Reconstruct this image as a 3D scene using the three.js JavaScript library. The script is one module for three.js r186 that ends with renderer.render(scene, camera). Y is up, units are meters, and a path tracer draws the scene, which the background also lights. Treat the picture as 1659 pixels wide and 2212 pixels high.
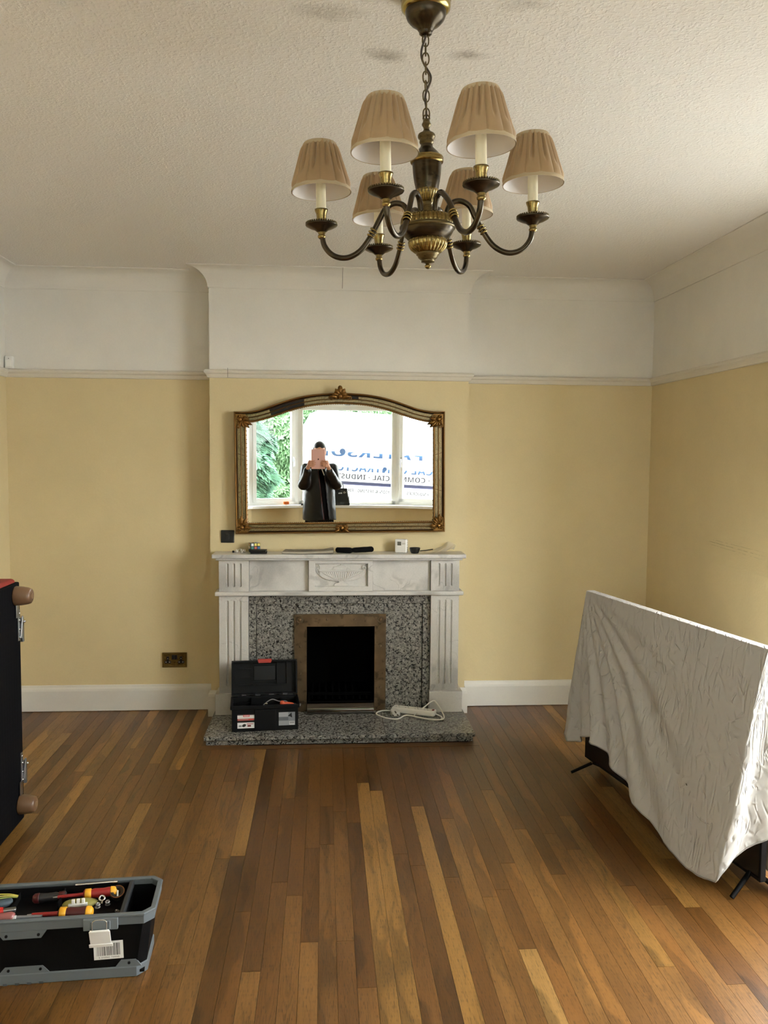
import * as THREE from 'three';
import { RoundedBoxGeometry } from 'three/addons/geometries/RoundedBoxGeometry.js';
import { mergeGeometries } from 'three/addons/utils/BufferGeometryUtils.js';

// ---------- camera, sky, sun, exposure ----------
const scene = new THREE.Scene();
const EYE = 1.616;
const camera = new THREE.PerspectiveCamera(62.67, 1659 / 2212, 0.004, 100);
camera.position.set(0, EYE, 0);
camera.rotation.set(-0.0676, -0.0710, 0.0078, 'YXZ');
scene.add(camera);

scene.background = new THREE.Color(0.93, 0.97, 1.0);            // even overcast sky
scene.backgroundIntensity = 5.0;
const sun = new THREE.DirectionalLight(0xfff6e8, 0.4);          // the brightest part of the cloud, very soft
sun.position.set(8.0, 6.6, 4.6);
sun.target.position.set(0.6, 0.4, -2.2);
sun.castShadow = true;
sun.shadow.radius = 90;
sun.shadow.mapSize.set(2048, 2048);
Object.assign(sun.shadow.camera, { left: -6, right: 6, top: 6, bottom: -6, near: 0.5, far: 25 });
scene.add(sun, sun.target);

const renderer = new THREE.WebGLRenderer({ antialias: true });
renderer.shadowMap.enabled = true;
renderer.shadowMap.type = THREE.PCFSoftShadowMap;
renderer.toneMapping = THREE.LinearToneMapping;
renderer.toneMappingExposure = 4.85;

// ---------- helpers ----------
function rng(seed) { let s = seed >>> 0; return () => { s = (s + 0x6d2b79f5) | 0; let t = Math.imul(s ^ (s >>> 15), 1 | s); t = (t + Math.imul(t ^ (t >>> 7), 61 | t)) ^ t; return ((t ^ (t >>> 14)) >>> 0) / 4294967296; }; }
const V = (x, y, z) => new THREE.Vector3(x, y, z);
const lerp = (a, b, t) => a + (b - a) * t, clamp = (x, a = 0, b = 1) => Math.min(b, Math.max(a, x));
const smooth = (a, b, x) => { const t = clamp((x - a) / (b - a)); return t * t * (3 - 2 * t); };
function hash2(x, y, s) { let h = Math.imul(x, 374761393) ^ Math.imul(y, 668265263) ^ Math.imul(s, 1274126177); h = Math.imul(h ^ (h >>> 13), 1274126177); return ((h ^ (h >>> 16)) >>> 0) / 4294967296; }
function vnoise(x, y, px, py, s) {                                // tileable value noise, period px, py
  const xi = Math.floor(x), yi = Math.floor(y), fx = x - xi, fy = y - yi, u = fx * fx * (3 - 2 * fx), v = fy * fy * (3 - 2 * fy);
  const m = (a, p) => ((a % p) + p) % p, x0 = m(xi, px), x1 = m(xi + 1, px), y0 = m(yi, py), y1 = m(yi + 1, py);
  return lerp(lerp(hash2(x0, y0, s), hash2(x1, y0, s), u), lerp(hash2(x0, y1, s), hash2(x1, y1, s), u), v);
}
function fbm(x, y, px, py, s, o = 4) { let a = 0.5, t = 0, n = 0; for (let i = 0; i < o; i++) { t += a * vnoise(x, y, px, py, s + i * 17); n += a; a *= 0.5; x *= 2; y *= 2; px *= 2; py *= 2; } return t / n; }
function n3(x, y, z, s = 0) { return (vnoise(x + z * 0.73, y - z * 0.51, 4096, 4096, s) + vnoise(y + 31.7 + x * 0.37, z + 11.3, 4096, 4096, s + 5)) / 2; }
function tex(w, h, f, srgb = true) {                              // f(u,v,x,y) -> [r,g,b] or number, 0..1
  const d = new Uint8Array(w * h * 4);
  for (let y = 0; y < h; y++) for (let x = 0; x < w; x++) {
    const c = f(x / w, y / h, x, y), k = (y * w + x) * 4;
    if (typeof c === 'number') d[k] = d[k + 1] = d[k + 2] = clamp(c) * 255; else { d[k] = clamp(c[0]) * 255; d[k + 1] = clamp(c[1]) * 255; d[k + 2] = clamp(c[2]) * 255; }
    d[k + 3] = 255;
  }
  const t = new THREE.DataTexture(d, w, h, THREE.RGBAFormat);
  t.wrapS = t.wrapT = THREE.RepeatWrapping; t.magFilter = THREE.LinearFilter; t.minFilter = THREE.LinearMipmapLinearFilter; t.generateMipmaps = true;
  if (srgb) t.colorSpace = THREE.SRGBColorSpace;
  t.needsUpdate = true;
  return t;
}
function canvasTex(w, h, draw) {
  const c = document.createElement('canvas'); c.width = w; c.height = h; draw(c.getContext('2d'), w, h);
  const t = new THREE.CanvasTexture(c); t.colorSpace = THREE.SRGBColorSpace; return t;
}
const mat = (color, roughness = 0.6, metalness = 0, more = {}) => new THREE.MeshStandardMaterial({ color, roughness, metalness, ...more });
const phys = (color, roughness, more = {}) => new THREE.MeshPhysicalMaterial({ color, roughness, ...more });

const taken = new Map();
function numbered(name) { const n = taken.get(name) ?? 0; taken.set(name, n + 1); return n ? `${name}_${String(n).padStart(3, '0')}` : name; }
function shadows(o) { o.castShadow = o.receiveShadow = true; return o; }
function part(name, geometry, material, parent) { const m = shadows(new THREE.Mesh(geometry, material)); m.name = name; parent.add(m); return m; }
function tag(o, label, category, group) { o.userData.label = label; o.userData.category = category; if (group) o.userData.group = group; return o; }
function thing(name, label, category, [x, y, z] = [0, 0, 0], group) { const o = new THREE.Group(); o.name = numbered(name); o.position.set(x, y, z); scene.add(o); return tag(o, label, category, group); }
function single(name, geometry, material, label, category, group) { const m = part(numbered(name), geometry, material, scene); return tag(m, label, category, group); }
function struct(name, geometry, material, label, category) { const m = part(name, geometry, material, scene); m.userData.kind = 'structure'; m.userData.label = label; m.userData.category = category; return m; }

function flat(g) { const n = g.index ? g.toNonIndexed() : g; for (const k of Object.keys(n.attributes)) if (!['position', 'normal', 'uv'].includes(k)) n.deleteAttribute(k); if (!n.attributes.uv) n.setAttribute('uv', new THREE.BufferAttribute(new Float32Array(n.attributes.position.count * 2), 2)); if (!n.attributes.normal) n.computeVertexNormals(); return n; }
const merge = (list) => mergeGeometries(list.map(flat));
const at = (g, x, y, z, rx = 0, ry = 0, rz = 0) => { g.applyMatrix4(new THREE.Matrix4().compose(V(x, y, z), new THREE.Quaternion().setFromEuler(new THREE.Euler(rx, ry, rz, 'YXZ')), V(1, 1, 1))); return g; };
const box = (w, h, d, x = 0, y = 0, z = 0) => new THREE.BoxGeometry(w, h, d).translate(x, y, z);
const box2 = (x0, x1, y0, y1, z0, z1) => box(x1 - x0, y1 - y0, z1 - z0, (x0 + x1) / 2, (y0 + y1) / 2, (z0 + z1) / 2);
const rbox = (w, h, d, r, x = 0, y = 0, z = 0, s = 2) => new RoundedBoxGeometry(w, h, d, s, Math.min(r, w / 2.01, h / 2.01, d / 2.01)).translate(x, y, z);
const rbox2 = (x0, x1, y0, y1, z0, z1, r = 0.003, s = 1) => rbox(x1 - x0, y1 - y0, z1 - z0, r, (x0 + x1) / 2, (y0 + y1) / 2, (z0 + z1) / 2, s);
const cyl = (r0, r1, h, x = 0, y = 0, z = 0, seg = 16) => new THREE.CylinderGeometry(r1, r0, h, seg).translate(x, y, z);
const ball = (r, x = 0, y = 0, z = 0, sx = 1, sy = 1, sz = 1, s = 12) => new THREE.SphereGeometry(r, s, Math.max(6, s * 0.7 | 0)).scale(sx, sy, sz).translate(x, y, z);
const lathe = (pts, seg = 32) => new THREE.LatheGeometry(pts.map(([r, y]) => new THREE.Vector2(Math.max(r, 1e-5), y)), seg);
const tube = (pts, r, seg = 32, rad = 8, closed = false, tension = 0.5) => new THREE.TubeGeometry(new THREE.CatmullRomCurve3(pts.map((p) => V(...p)), closed, 'catmullrom', tension), seg, r, rad, closed);
function rod(a, b, r0, r1 = r0, seg = 10) { const A = V(...a), B = V(...b), L = A.distanceTo(B); const g = new THREE.CylinderGeometry(r1, r0, L, seg); g.applyQuaternion(new THREE.Quaternion().setFromUnitVectors(V(0, 1, 0), B.clone().sub(A).normalize())); return g.translate((A.x + B.x) / 2, (A.y + B.y) / 2, (A.z + B.z) / 2); }
function shapeOf(pts, holes = []) { const s = new THREE.Shape(pts.map((p) => new THREE.Vector2(p[0], p[1]))); for (const h of holes) s.holes.push(new THREE.Path(h.map((p) => new THREE.Vector2(p[0], p[1])))); return s; }
const ext = (pts, depth, bevel = 0, holes = [], bs = 1) => new THREE.ExtrudeGeometry(shapeOf(pts, holes), { depth: depth - 2 * bevel, bevelEnabled: bevel > 0, bevelSize: bevel, bevelThickness: bevel, bevelOffset: -bevel, bevelSegments: bs, curveSegments: 12 }).translate(0, 0, bevel);
function boxUV(g, s = 1, ox = 0, oy = 0) {                         // uv in metres, by the face's main direction
  const n = flat(g), p = n.attributes.position, m = n.attributes.normal, uv = n.attributes.uv;
  for (let i = 0; i < p.count; i += 3) {
    let a = 0, b = 0, c = 0; for (let k = i; k < i + 3; k++) { a += Math.abs(m.getX(k)); b += Math.abs(m.getY(k)); c += Math.abs(m.getZ(k)); }
    for (let k = i; k < i + 3; k++) { const x = p.getX(k), y = p.getY(k), z = p.getZ(k); const [u, v] = a > b && a > c ? [z, y] : b > c ? [x, z] : [x, y]; uv.setXY(k, u * s + ox, v * s + oy); }
  }
  return n;
}
// prism: profile [[out, up], ...] swept along a horizontal path [[x, z], ...] with mitred corners; "out" points to the right of travel
function sweepProfile(profile, path, closedProfile = true) {
  const pos = [], idx = [], N = profile.length, off = path.map((p, i) => {
    const a = path[Math.max(0, i - 1)], b = path[Math.min(path.length - 1, i + 1)];
    const d0 = i ? norm2(p, a, -1) : norm2(b, p, -1), d1 = i < path.length - 1 ? norm2(b, p, -1) : d0;
    const n0 = [-d0[1], d0[0]], n1 = [-d1[1], d1[0]], m = [n0[0] + n1[0], n0[1] + n1[1]], L = Math.hypot(...m), k = 2 / (L * L);
    return [m[0] * k, m[1] * k];
  });
  function norm2(p, q) { const x = p[0] - q[0], z = p[1] - q[1], L = Math.hypot(x, z); return [x / L, z / L]; }
  for (let i = 0; i < path.length - 1; i++) for (let j = 0; j < (closedProfile ? N : N - 1); j++) {
    const k = (j + 1) % N, P = (pi, pj) => [path[pi][0] + off[pi][0] * profile[pj][0], profile[pj][1], path[pi][1] + off[pi][1] * profile[pj][0]];
    const a = P(i, j), b = P(i + 1, j), c = P(i + 1, k), d = P(i, k);
    pos.push(...a, ...b, ...c, ...a, ...c, ...d);
  }
  if (closedProfile) for (const e of [0, path.length - 1]) {        // end caps
    const tri = THREE.ShapeUtils.triangulateShape(profile.map((q) => new THREE.Vector2(q[0], q[1])), []);
    for (const t of tri) for (const j of t) pos.push(path[e][0] + off[e][0] * profile[j][0], profile[j][1], path[e][1] + off[e][1] * profile[j][0]);
  }
  const g = new THREE.BufferGeometry(); g.setAttribute('position', new THREE.Float32BufferAttribute(pos, 3)); g.computeVertexNormals(); return boxUV(g);
}
function grid(nu, nv, f, closeU = false) {                          // smooth surface f(u,v) -> [x,y,z]
  const pos = [], uv = [], idx = [];
  for (let j = 0; j <= nv; j++) for (let i = 0; i <= nu; i++) { pos.push(...f(i / nu, j / nv)); uv.push(i / nu, j / nv); }
  for (let j = 0; j < nv; j++) for (let i = 0; i < nu; i++) { const a = j * (nu + 1) + i, b = a + 1, c = a + nu + 1, d = c + 1; idx.push(a, b, d, a, d, c); }
  const g = new THREE.BufferGeometry(); g.setAttribute('position', new THREE.Float32BufferAttribute(pos, 3)); g.setAttribute('uv', new THREE.Float32BufferAttribute(uv, 2)); g.setIndex(idx); g.computeVertexNormals();
  if (closeU) { const n = g.attributes.normal; for (let j = 0; j <= nv; j++) { const a = j * (nu + 1), b = a + nu, x = n.getX(a) + n.getX(b), y = n.getY(a) + n.getY(b), z = n.getZ(a) + n.getZ(b), L = Math.hypot(x, y, z) || 1; for (const k of [a, b]) n.setXYZ(k, x / L, y / L, z / L); } }
  return g;
}
// smooth closed surface of a distance field (surface nets)
function nets(f, lo, hi, cell) {
  const n = [0, 1, 2].map((k) => Math.ceil((hi[k] - lo[k]) / cell) + 1), [nx, ny, nz] = n, val = new Float32Array(nx * ny * nz), id = new Int32Array(nx * ny * nz).fill(-1), pos = [], idx = [];
  const at3 = (i, j, k) => i + nx * (j + ny * k);
  for (let k = 0; k < nz; k++) for (let j = 0; j < ny; j++) for (let i = 0; i < nx; i++) val[at3(i, j, k)] = f(lo[0] + i * cell, lo[1] + j * cell, lo[2] + k * cell);
  const E = [[0, 1], [2, 3], [4, 5], [6, 7], [0, 2], [1, 3], [4, 6], [5, 7], [0, 4], [1, 5], [2, 6], [3, 7]];
  for (let k = 0; k < nz - 1; k++) for (let j = 0; j < ny - 1; j++) for (let i = 0; i < nx - 1; i++) {
    const c = []; for (let q = 0; q < 8; q++) c.push(val[at3(i + (q & 1), j + ((q >> 1) & 1), k + (q >> 2))]);
    let m = 0, x = 0, y = 0, z = 0;
    for (const [a, b] of E) if ((c[a] < 0) !== (c[b] < 0)) { const t = c[a] / (c[a] - c[b]); x += lerp(a & 1, b & 1, t); y += lerp((a >> 1) & 1, (b >> 1) & 1, t); z += lerp(a >> 2, b >> 2, t); m++; }
    if (m) { id[at3(i, j, k)] = pos.length / 3; pos.push(lo[0] + (i + x / m) * cell, lo[1] + (j + y / m) * cell, lo[2] + (k + z / m) * cell); }
  }
  const quad = (a, b, c, d, flip) => { if (a < 0 || b < 0 || c < 0 || d < 0) return; if (flip) idx.push(a, c, b, a, d, c); else idx.push(a, b, c, a, c, d); };
  for (let k = 1; k < nz - 1; k++) for (let j = 1; j < ny - 1; j++) for (let i = 1; i < nx - 1; i++) {
    const v = val[at3(i, j, k)] < 0;
    if (v !== val[at3(i + 1, j, k)] < 0) quad(id[at3(i, j - 1, k - 1)], id[at3(i, j, k - 1)], id[at3(i, j, k)], id[at3(i, j - 1, k)], !v);
    if (v !== val[at3(i, j + 1, k)] < 0) quad(id[at3(i - 1, j, k - 1)], id[at3(i - 1, j, k)], id[at3(i, j, k)], id[at3(i, j, k - 1)], !v);
    if (v !== val[at3(i, j, k + 1)] < 0) quad(id[at3(i - 1, j - 1, k)], id[at3(i, j - 1, k)], id[at3(i, j, k)], id[at3(i - 1, j, k)], !v);
  }
  const g = new THREE.BufferGeometry(); g.setAttribute('position', new THREE.Float32BufferAttribute(pos, 3)); g.setIndex(idx); g.computeVertexNormals(); return g;
}
const smin = (a, b, k) => { const h = Math.max(k - Math.abs(a - b), 0) / k; return Math.min(a, b) - h * h * k * 0.25; };
function capsule(a, b, ra, rb) {                                    // tapered capsule distance
  const bx = b[0] - a[0], by = b[1] - a[1], bz = b[2] - a[2], L = bx * bx + by * by + bz * bz || 1e-9;
  return (x, y, z) => { const px = x - a[0], py = y - a[1], pz = z - a[2], t = clamp((px * bx + py * by + pz * bz) / L); return Math.hypot(px - bx * t, py - by * t, pz - bz * t) - lerp(ra, rb, t); };
}
const ellip = (c, r) => (x, y, z) => { const k = Math.hypot((x - c[0]) / r[0], (y - c[1]) / r[1], (z - c[2]) / r[2]); return (k - 1) * Math.min(...r); };

// ---------- surface textures ----------
// oak: ten lanes side by side, each a strip of its own figure; 0.6 m across, 2.4 m along
const oakTex = tex(640, 2048, (u, v, x, y) => {
  const lane = Math.floor(x / 64), lx = (x % 64) / 64, S = 100 + lane * 31;
  const wob = fbm(v * 10, lane * 3.1 + lx * 0.6, 10, 64, S, 3) - 0.5;
  let g;
  if (lane % 3 === 1) {                                            // cathedral figure
    const c = 0.5 + 0.25 * (fbm(v * 5, 1.5, 5, 8, S + 3, 2) - 0.5), d = Math.abs(lx - c) * 2, run = v * 9 + d * d * (3.2 + 2 * wob) + wob * 1.6;
    g = 0.5 + 0.5 * Math.sin(run * 6.283 * 1.5 + 3 * wob);
    g = 0.30 + 0.5 * Math.pow(g, 0.6);
  } else g = 0.35 + 0.5 * fbm(lx * 13 + wob * 3, v * 14, 64, 14, S + 7, 3);  // straight grain
  const pore = vnoise(lx * 46 + wob * 4, v * 120, 64, 120, S + 11), fine = vnoise(lx * 64, v * 300, 64, 300, S + 13);
  const streak = smooth(0.60, 0.78, fbm(lx * 1.6 + wob * 2.4, v * 6, 64, 6, S + 19, 3)) * (lane % 2 ? 0.16 : 0.06);
  const pale = smooth(0.62, 0.70, fbm(lx * 1.1 + wob * 1.5, v * 4, 64, 4, S + 23, 2)) * (lane % 4 === 2 ? 0.16 : 0.04);
  let t = 0.80 + 0.22 * (g - 0.5) - 0.20 * smooth(0.66, 0.9, pore) - streak + pale + 0.05 * (fine - 0.5) + 0.16 * (fbm(lx * 0.8, v * 7, 64, 7, S + 29, 3) - 0.5);
  return [t, t * 0.985, t * (0.95 - 0.1 * streak)];
});
const oakBump = tex(640, 1024, (u, v, x) => { const lane = Math.floor(x / 64), lx = (x % 64) / 64; return 0.6 + 0.4 * vnoise(lx * 40, v * 90, 64, 90, 400 + lane) - 0.3 * smooth(0.7, 0.95, vnoise(lx * 60, v * 160, 64, 160, 440 + lane)); }, false);
// granite: irregular crystals, 0.4 m tile
const graniteTex = (() => {
  const N = 60;
  return tex(1024, 1024, (u, v) => {
    const wx = u * N + 1.1 * (fbm(u * 40, v * 40, 40, 40, 5, 2) - 0.5) * 2, wy = v * N + 1.1 * (fbm(u * 40, v * 40, 40, 40, 9, 2) - 0.5) * 2, xi = Math.floor(wx), yi = Math.floor(wy);
    let b = 9, c = 0;
    for (let j = -1; j <= 1; j++) for (let i = -1; i <= 1; i++) { const X = (((xi + i) % N) + N) % N, Y = (((yi + j) % N) + N) % N; const d = (xi + i + hash2(X, Y, 1) - wx) ** 2 + (yi + j + hash2(X, Y, 2) - wy) ** 2; if (d < b) { b = d; c = hash2(X, Y, 3); } }
    let t = c < 0.15 ? 0.16 + 0.6 * c : c < 0.38 ? 0.44 + 0.2 * c : c < 0.80 ? 0.58 + 0.10 * c : 0.76;
    t += 0.10 * (vnoise(u * 300, v * 300, 300, 300, 12) - 0.5);
    return [t * 1.0, t * 0.985, t * 0.955];
  });
})();
// white marble with soft grey veins, 0.8 m tile
const marbleTex = tex(1024, 1024, (u, v) => {
  const wx = 1.3 * (fbm(u * 4, v * 4, 4, 4, 31, 4) - 0.5), wy = 1.3 * (fbm(u * 4, v * 4, 4, 4, 37, 4) - 0.5);
  const r = Math.abs(fbm(u * 3 + wx, v * 3 + wy, 3, 3, 41, 4) - 0.5), r2 = Math.abs(fbm(u * 7 + wx * 2, v * 7 + wy * 2, 7, 7, 47, 3) - 0.5);
  const vein = (1 - smooth(0, 0.035, r)) * 0.15 * 0.7 * smooth(0.45, 0.65, fbm(u * 4, v * 4, 4, 4, 53, 2)) + (1 - smooth(0, 0.016, r2)) * 0.12 * smooth(0.45, 0.65, fbm(u * 5, v * 5, 5, 5, 59, 2));
  const t = 0.90 - vein - 0.14 * smooth(0.5, 0.75, fbm(u * 3, v * 3, 3, 3, 61, 4)) + 0.04 * (vnoise(u * 200, v * 200, 200, 200, 67) - 0.5);
  return [t, t * 0.992, t * 0.972];
});
// rolled paint: fine orange-peel relief and slight mottling, 1 m tile
const paintBump = tex(512, 512, (u, v) => 0.6 * fbm(u * 90, v * 90, 90, 90, 71, 3) + 0.4 * fbm(u * 20, v * 20, 20, 20, 73, 2), false);
const paintTex = tex(512, 512, (u, v) => { const t = 0.965 + 0.045 * (fbm(u * 6, v * 6, 6, 6, 79, 5) - 0.5) + 0.015 * (vnoise(u * 250, v * 250, 250, 250, 83) - 0.5); return [t, t * 0.998, t * 0.99]; });
const artexBump = tex(1024, 1024, (u, v) => { const a = fbm(u * 110, v * 110, 110, 110, 91, 3), b = vnoise(u * 45, v * 45, 45, 45, 97); return clamp(0.15 + 0.9 * smooth(0.42, 0.72, a) * (0.5 + 0.5 * b)); }, false);
// cotton creases: short straight crumples running mostly down and across, plus a fine weave
const clothBump = (() => {
  const W = 1024, d = new Float32Array(W * W), r = rng(105);
  for (let k = 0; k < 520; k++) {
    const x0 = r() * W, y0 = r() * W, L = 30 + r() * r() * 260, a = (r() < 0.7 ? 1.25 + (r() - 0.5) * 0.9 : r() * 3.14), w = 3 + r() * 7, h = (r() < 0.6 ? 1 : -0.7) * (0.3 + 0.7 * r()), bend = (r() - 0.5) * 0.6;
    for (let t = 0; t < L; t += 1) { const q = t / L, an = a + bend * (q - 0.5), cx = x0 + t * Math.cos(an), cy = y0 + t * Math.sin(an), e = Math.sin(Math.PI * q), R = Math.ceil(w * 2); for (let o = -R; o <= R; o++) { const X = (Math.round(cx - o * Math.sin(an)) % W + W) % W, Y = (Math.round(cy + o * Math.cos(an)) % W + W) % W, v = h * e * Math.exp(-((o / w) ** 2)), i = Y * W + X; if (Math.abs(v) > Math.abs(d[i])) d[i] = v; } }
  }
  const b = new Float32Array(W * W); for (let y = 0; y < W; y++) for (let x = 0; x < W; x++) { let s = 0; for (let j = -1; j <= 1; j++) for (let i = -1; i <= 1; i++) s += d[((y + j + W) % W) * W + (x + i + W) % W]; b[y * W + x] = s / 9; }
  return tex(W, W, (u, v, x, y) => 0.5 + 0.34 * b[y * W + x] + 0.10 * (fbm(u * 14, v * 14, 14, 14, 113, 3) - 0.5), false);
})();
const leatherBump = tex(256, 256, (u, v) => fbm(u * 60, v * 60, 60, 60, 127, 3), false);
const weaveBump = tex(256, 256, (u, v, x, y) => 0.5 + 0.25 * Math.sin(x * 0.785) + 0.25 * Math.sin(y * 0.785) + 0.2 * hash2(x, y, 131), false);
const patinaTex = tex(512, 512, (u, v) => { const t = 0.80 + 0.30 * (fbm(u * 9, v * 9, 9, 9, 137, 5) - 0.5), d = smooth(0.62, 0.78, fbm(u * 14, v * 14, 14, 14, 139, 3)) * 0.18; return [t - d, (t - d) * 0.97, (t - d) * 0.92]; });
const foxedTex = tex(512, 512, (u, v) => { const f = smooth(0.50, 0.68, fbm(u * 40, v * 40, 40, 40, 149, 3)) * 0.55 + smooth(0.6, 0.7, fbm(u * 8, v * 8, 8, 8, 151, 3)) * 0.15, t = 0.82 - f; return [t, t * 0.96, t * 0.86]; });

const M = {
  yellow: mat(0xdac89b, 0.72, 0, { map: paintTex, bumpMap: paintBump, bumpScale: 0.0006 }),
  white: mat(0xe8e4da, 0.75, 0, { map: paintTex, bumpMap: paintBump, bumpScale: 0.0005 }),
  gloss: mat(0xdedad0, 0.38, 0, { map: paintTex }),
  railPaint: mat(0xded7c7, 0.5, 0, { map: paintTex }),
  marble: mat(0xe2e0dc, 0.28, 0, { map: marbleTex }),
  granite: mat(0xc4c4c0, 0.25, 0, { map: graniteTex }),
  black: phys(0x0a0a0a, 0.6, { specularIntensity: 0.35 }), soot: phys(0x050505, 0.95, { specularIntensity: 0.12 }), blackPlastic: phys(0x0d0d0f, 0.5, { specularIntensity: 0.5 }), blackGloss: mat(0x0c0c0d, 0.18),
  chrome: mat(0xd8d8d8, 0.16, 1), steel: mat(0xb9bbbd, 0.32, 1), brass: mat(0xa98b4f, 0.3, 1, { map: patinaTex }),
  bronze: phys(0x4a3c2e, 0.34, { metalness: 0.75, map: patinaTex }), whitePlastic: mat(0xe8e6df, 0.45), upvc: mat(0xf0f0ec, 0.3),
};
// ---------- room shell ----------
const XL = -1.932, XR = 2.094, ZA = -5.301, ZC = -5.15, CL = -0.691, CR = 0.880, H = 2.718, RAIL = 2.07, ZR = 0.62, T = 0.25;
const BAY = [[-1.40, ZR], [-0.97, 1.08], [-0.35, 1.33], [0.98, 1.33], [1.60, 1.08], [2.03, ZR]];
const SILL = 0.858, HEAD = 2.47;

// floor: strip oak, every board a piece of its own
{
  const floor = struct('floor', box2(XL - T, XR + T, -0.2, -0.012, ZA - T, 1.7), mat(0x2a1c10, 0.9), 'oak strip floor of narrow boards running towards the fireplace', 'floor');
  const W = 0.0597, X0 = 0.104, r = rng(77);
  const tones = [0x68451f, 0x724c24, 0x7a5329, 0x845c2f, 0x8f6636, 0xa2783f, 0xb1884f, 0x6c4822, 0x7d572b, 0x936a39].map((c) => mat(c, 0.35, 0, { map: oakTex, bumpMap: oakBump, bumpScale: 0.0004 }));
  // board ends and tones of the rows one can follow: [z of far end, tone], from the hearth to the window
  const rows = {
    '-14': [[-5.3, 3], [-4.0, 1], [-2.9, 3]], '-13': [[-5.3, 2], [-3.85, 4]], '-12': [[-5.3, 3], [-4.2, 2], [-3.0, 4]], '-11': [[-5.3, 3], [-3.35, 3]], '-10': [[-5.3, 2], [-4.1, 4], [-2.6, 3]],
    '-9': [[-4.552, 4], [-3.3, 4]], '-8': [[-4.552, 5], [-3.32, 0]], '-7': [[-4.552, 0], [-2.9, 7]], '-6': [[-4.552, 2], [-3.79, 7], [-2.55, 4]], '-5': [[-4.552, 4], [-3.88, 7], [-3.1, 2]],
    '-4': [[-4.552, 0], [-3.9, 1], [-3.0, 3]], '-3': [[-4.552, 2], [-3.37, 7], [-2.7, 4]], '-2': [[-4.552, 2], [-3.78, 0], [-3.4, 3]], '-1': [[-4.552, 1], [-3.72, 3], [-2.7, 2]], '0': [[-4.552, 1], [-3.6, 7], [-2.45, 3]],
    '1': [[-4.552, 1], [-4.05, 5]], '2': [[-4.552, 0], [-3.95, 5]], '3': [[-4.552, 1], [-3.3, 2]], '4': [[-4.552, 7], [-3.2, 7]], '5': [[-4.552, 1], [-3.76, 5]], '6': [[-4.552, 7], [-3.1, 1]],
    '7': [[-4.552, 1], [-3.62, 4]], '8': [[-4.552, 2], [-2.95, 3]], '9': [[-4.552, 7], [-3.0, 1], [-2.62, 6]], '10': [[-4.552, 1], [-3.2, 2]], '11': [[-4.552, 7], [-3.93, 4]], '12': [[-4.552, 1], [-3.5, 3]],
    '13': [[-4.552, 0], [-3.1, 3]], '14': [[-5.3, 1], [-3.45, 3]], '15': [[-5.3, 1], [-3.3, 4]], '16': [[-5.3, 2], [-3.62, 5], [-2.5, 4]], '17': [[-5.3, 1], [-3.0, 2]], '18': [[-5.3, 2], [-2.86, 4]], '19': [[-5.3, 1], [-2.9, 1], [-2.4, 4]],
  };
  const rest = [], unit = new THREE.BoxGeometry(1, 0.012, 1);
  function plank(x0, x1, z0, z1, tone, lane, vo, alone) {
    const g = flat(box2(x0 + 0.0005, x1 - 0.0005, -0.012, 0, z0 + 0.0005, z1 - 0.0005)), p = g.attributes.position, uv = g.attributes.uv;
    for (let i = 0; i < p.count; i++) uv.setXY(i, (lane + 0.04 + 0.92 * (p.getX(i) - x0) / (x1 - x0)) / 10, (p.getZ(i) + vo) / 2.4);
    if (alone) part('plank', g, tones[tone], floor); else (rest[tone] ??= []).push(g);
  }
  let count = 0;
  for (let k = Math.ceil((XL - X0) / W) - 1; X0 + k * W < XR; k++) {
    const x0 = Math.max(XL, X0 + k * W), x1 = Math.min(XR, X0 + (k + 1) * W);
    const spec = rows[k] ? rows[k].slice() : (() => { const s = [[-5.3, 1 + (r() * 5 | 0)]]; let z = -5.3 + 0.4 + r() * 1.2; while (z < -2.2) { s.push([z, 1 + (r() * 5 | 0) + (r() < 0.15 ? 1 : 0)]); z += 0.7 + r() * 0.9; } return s; })();
    if (spec[0][0] > -5 && (x0 < -0.68 || x1 > 0.87)) spec[0][0] = -5.3;
    let z = Math.max(spec[spec.length - 1][0] + 0.9, -1.9) + r() * 0.5; while (z < 0.8) { spec.push([z, 1 + (r() * 6 | 0)]); z += 0.9 + r() * 0.8; }
    for (let i = 0; i < spec.length; i++) {
      const z0 = Math.max(spec[i][0], ZA), z1 = i + 1 < spec.length ? spec[i + 1][0] : 1.33, near = z0 < -1.9;
      if (z1 - z0 < 0.02) continue;
      if (near) count++;
      plank(x0, x1, z0, z1, spec[i][1], r() * 10 | 0, r() * 2.4, near);
    }
  }
  rest.forEach((l, i) => { if (!l) return; const m = part('plank_field', merge(l), tones[i], floor); m.userData.kind = 'stuff'; });
  // border board laid along the front of the hearth
  const g = flat(box2(-0.68, 0.87, -0.012, 0.0006, -4.612, -4.553)), p = g.attributes.position, uv = g.attributes.uv;
  for (let i = 0; i < p.count; i++) uv.setXY(i, (2.1 + 0.8 * (p.getZ(i) + 4.612) / 0.06) / 10, p.getX(i) / 2.4);
  part('border_board', g, tones[1], floor);
}

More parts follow.
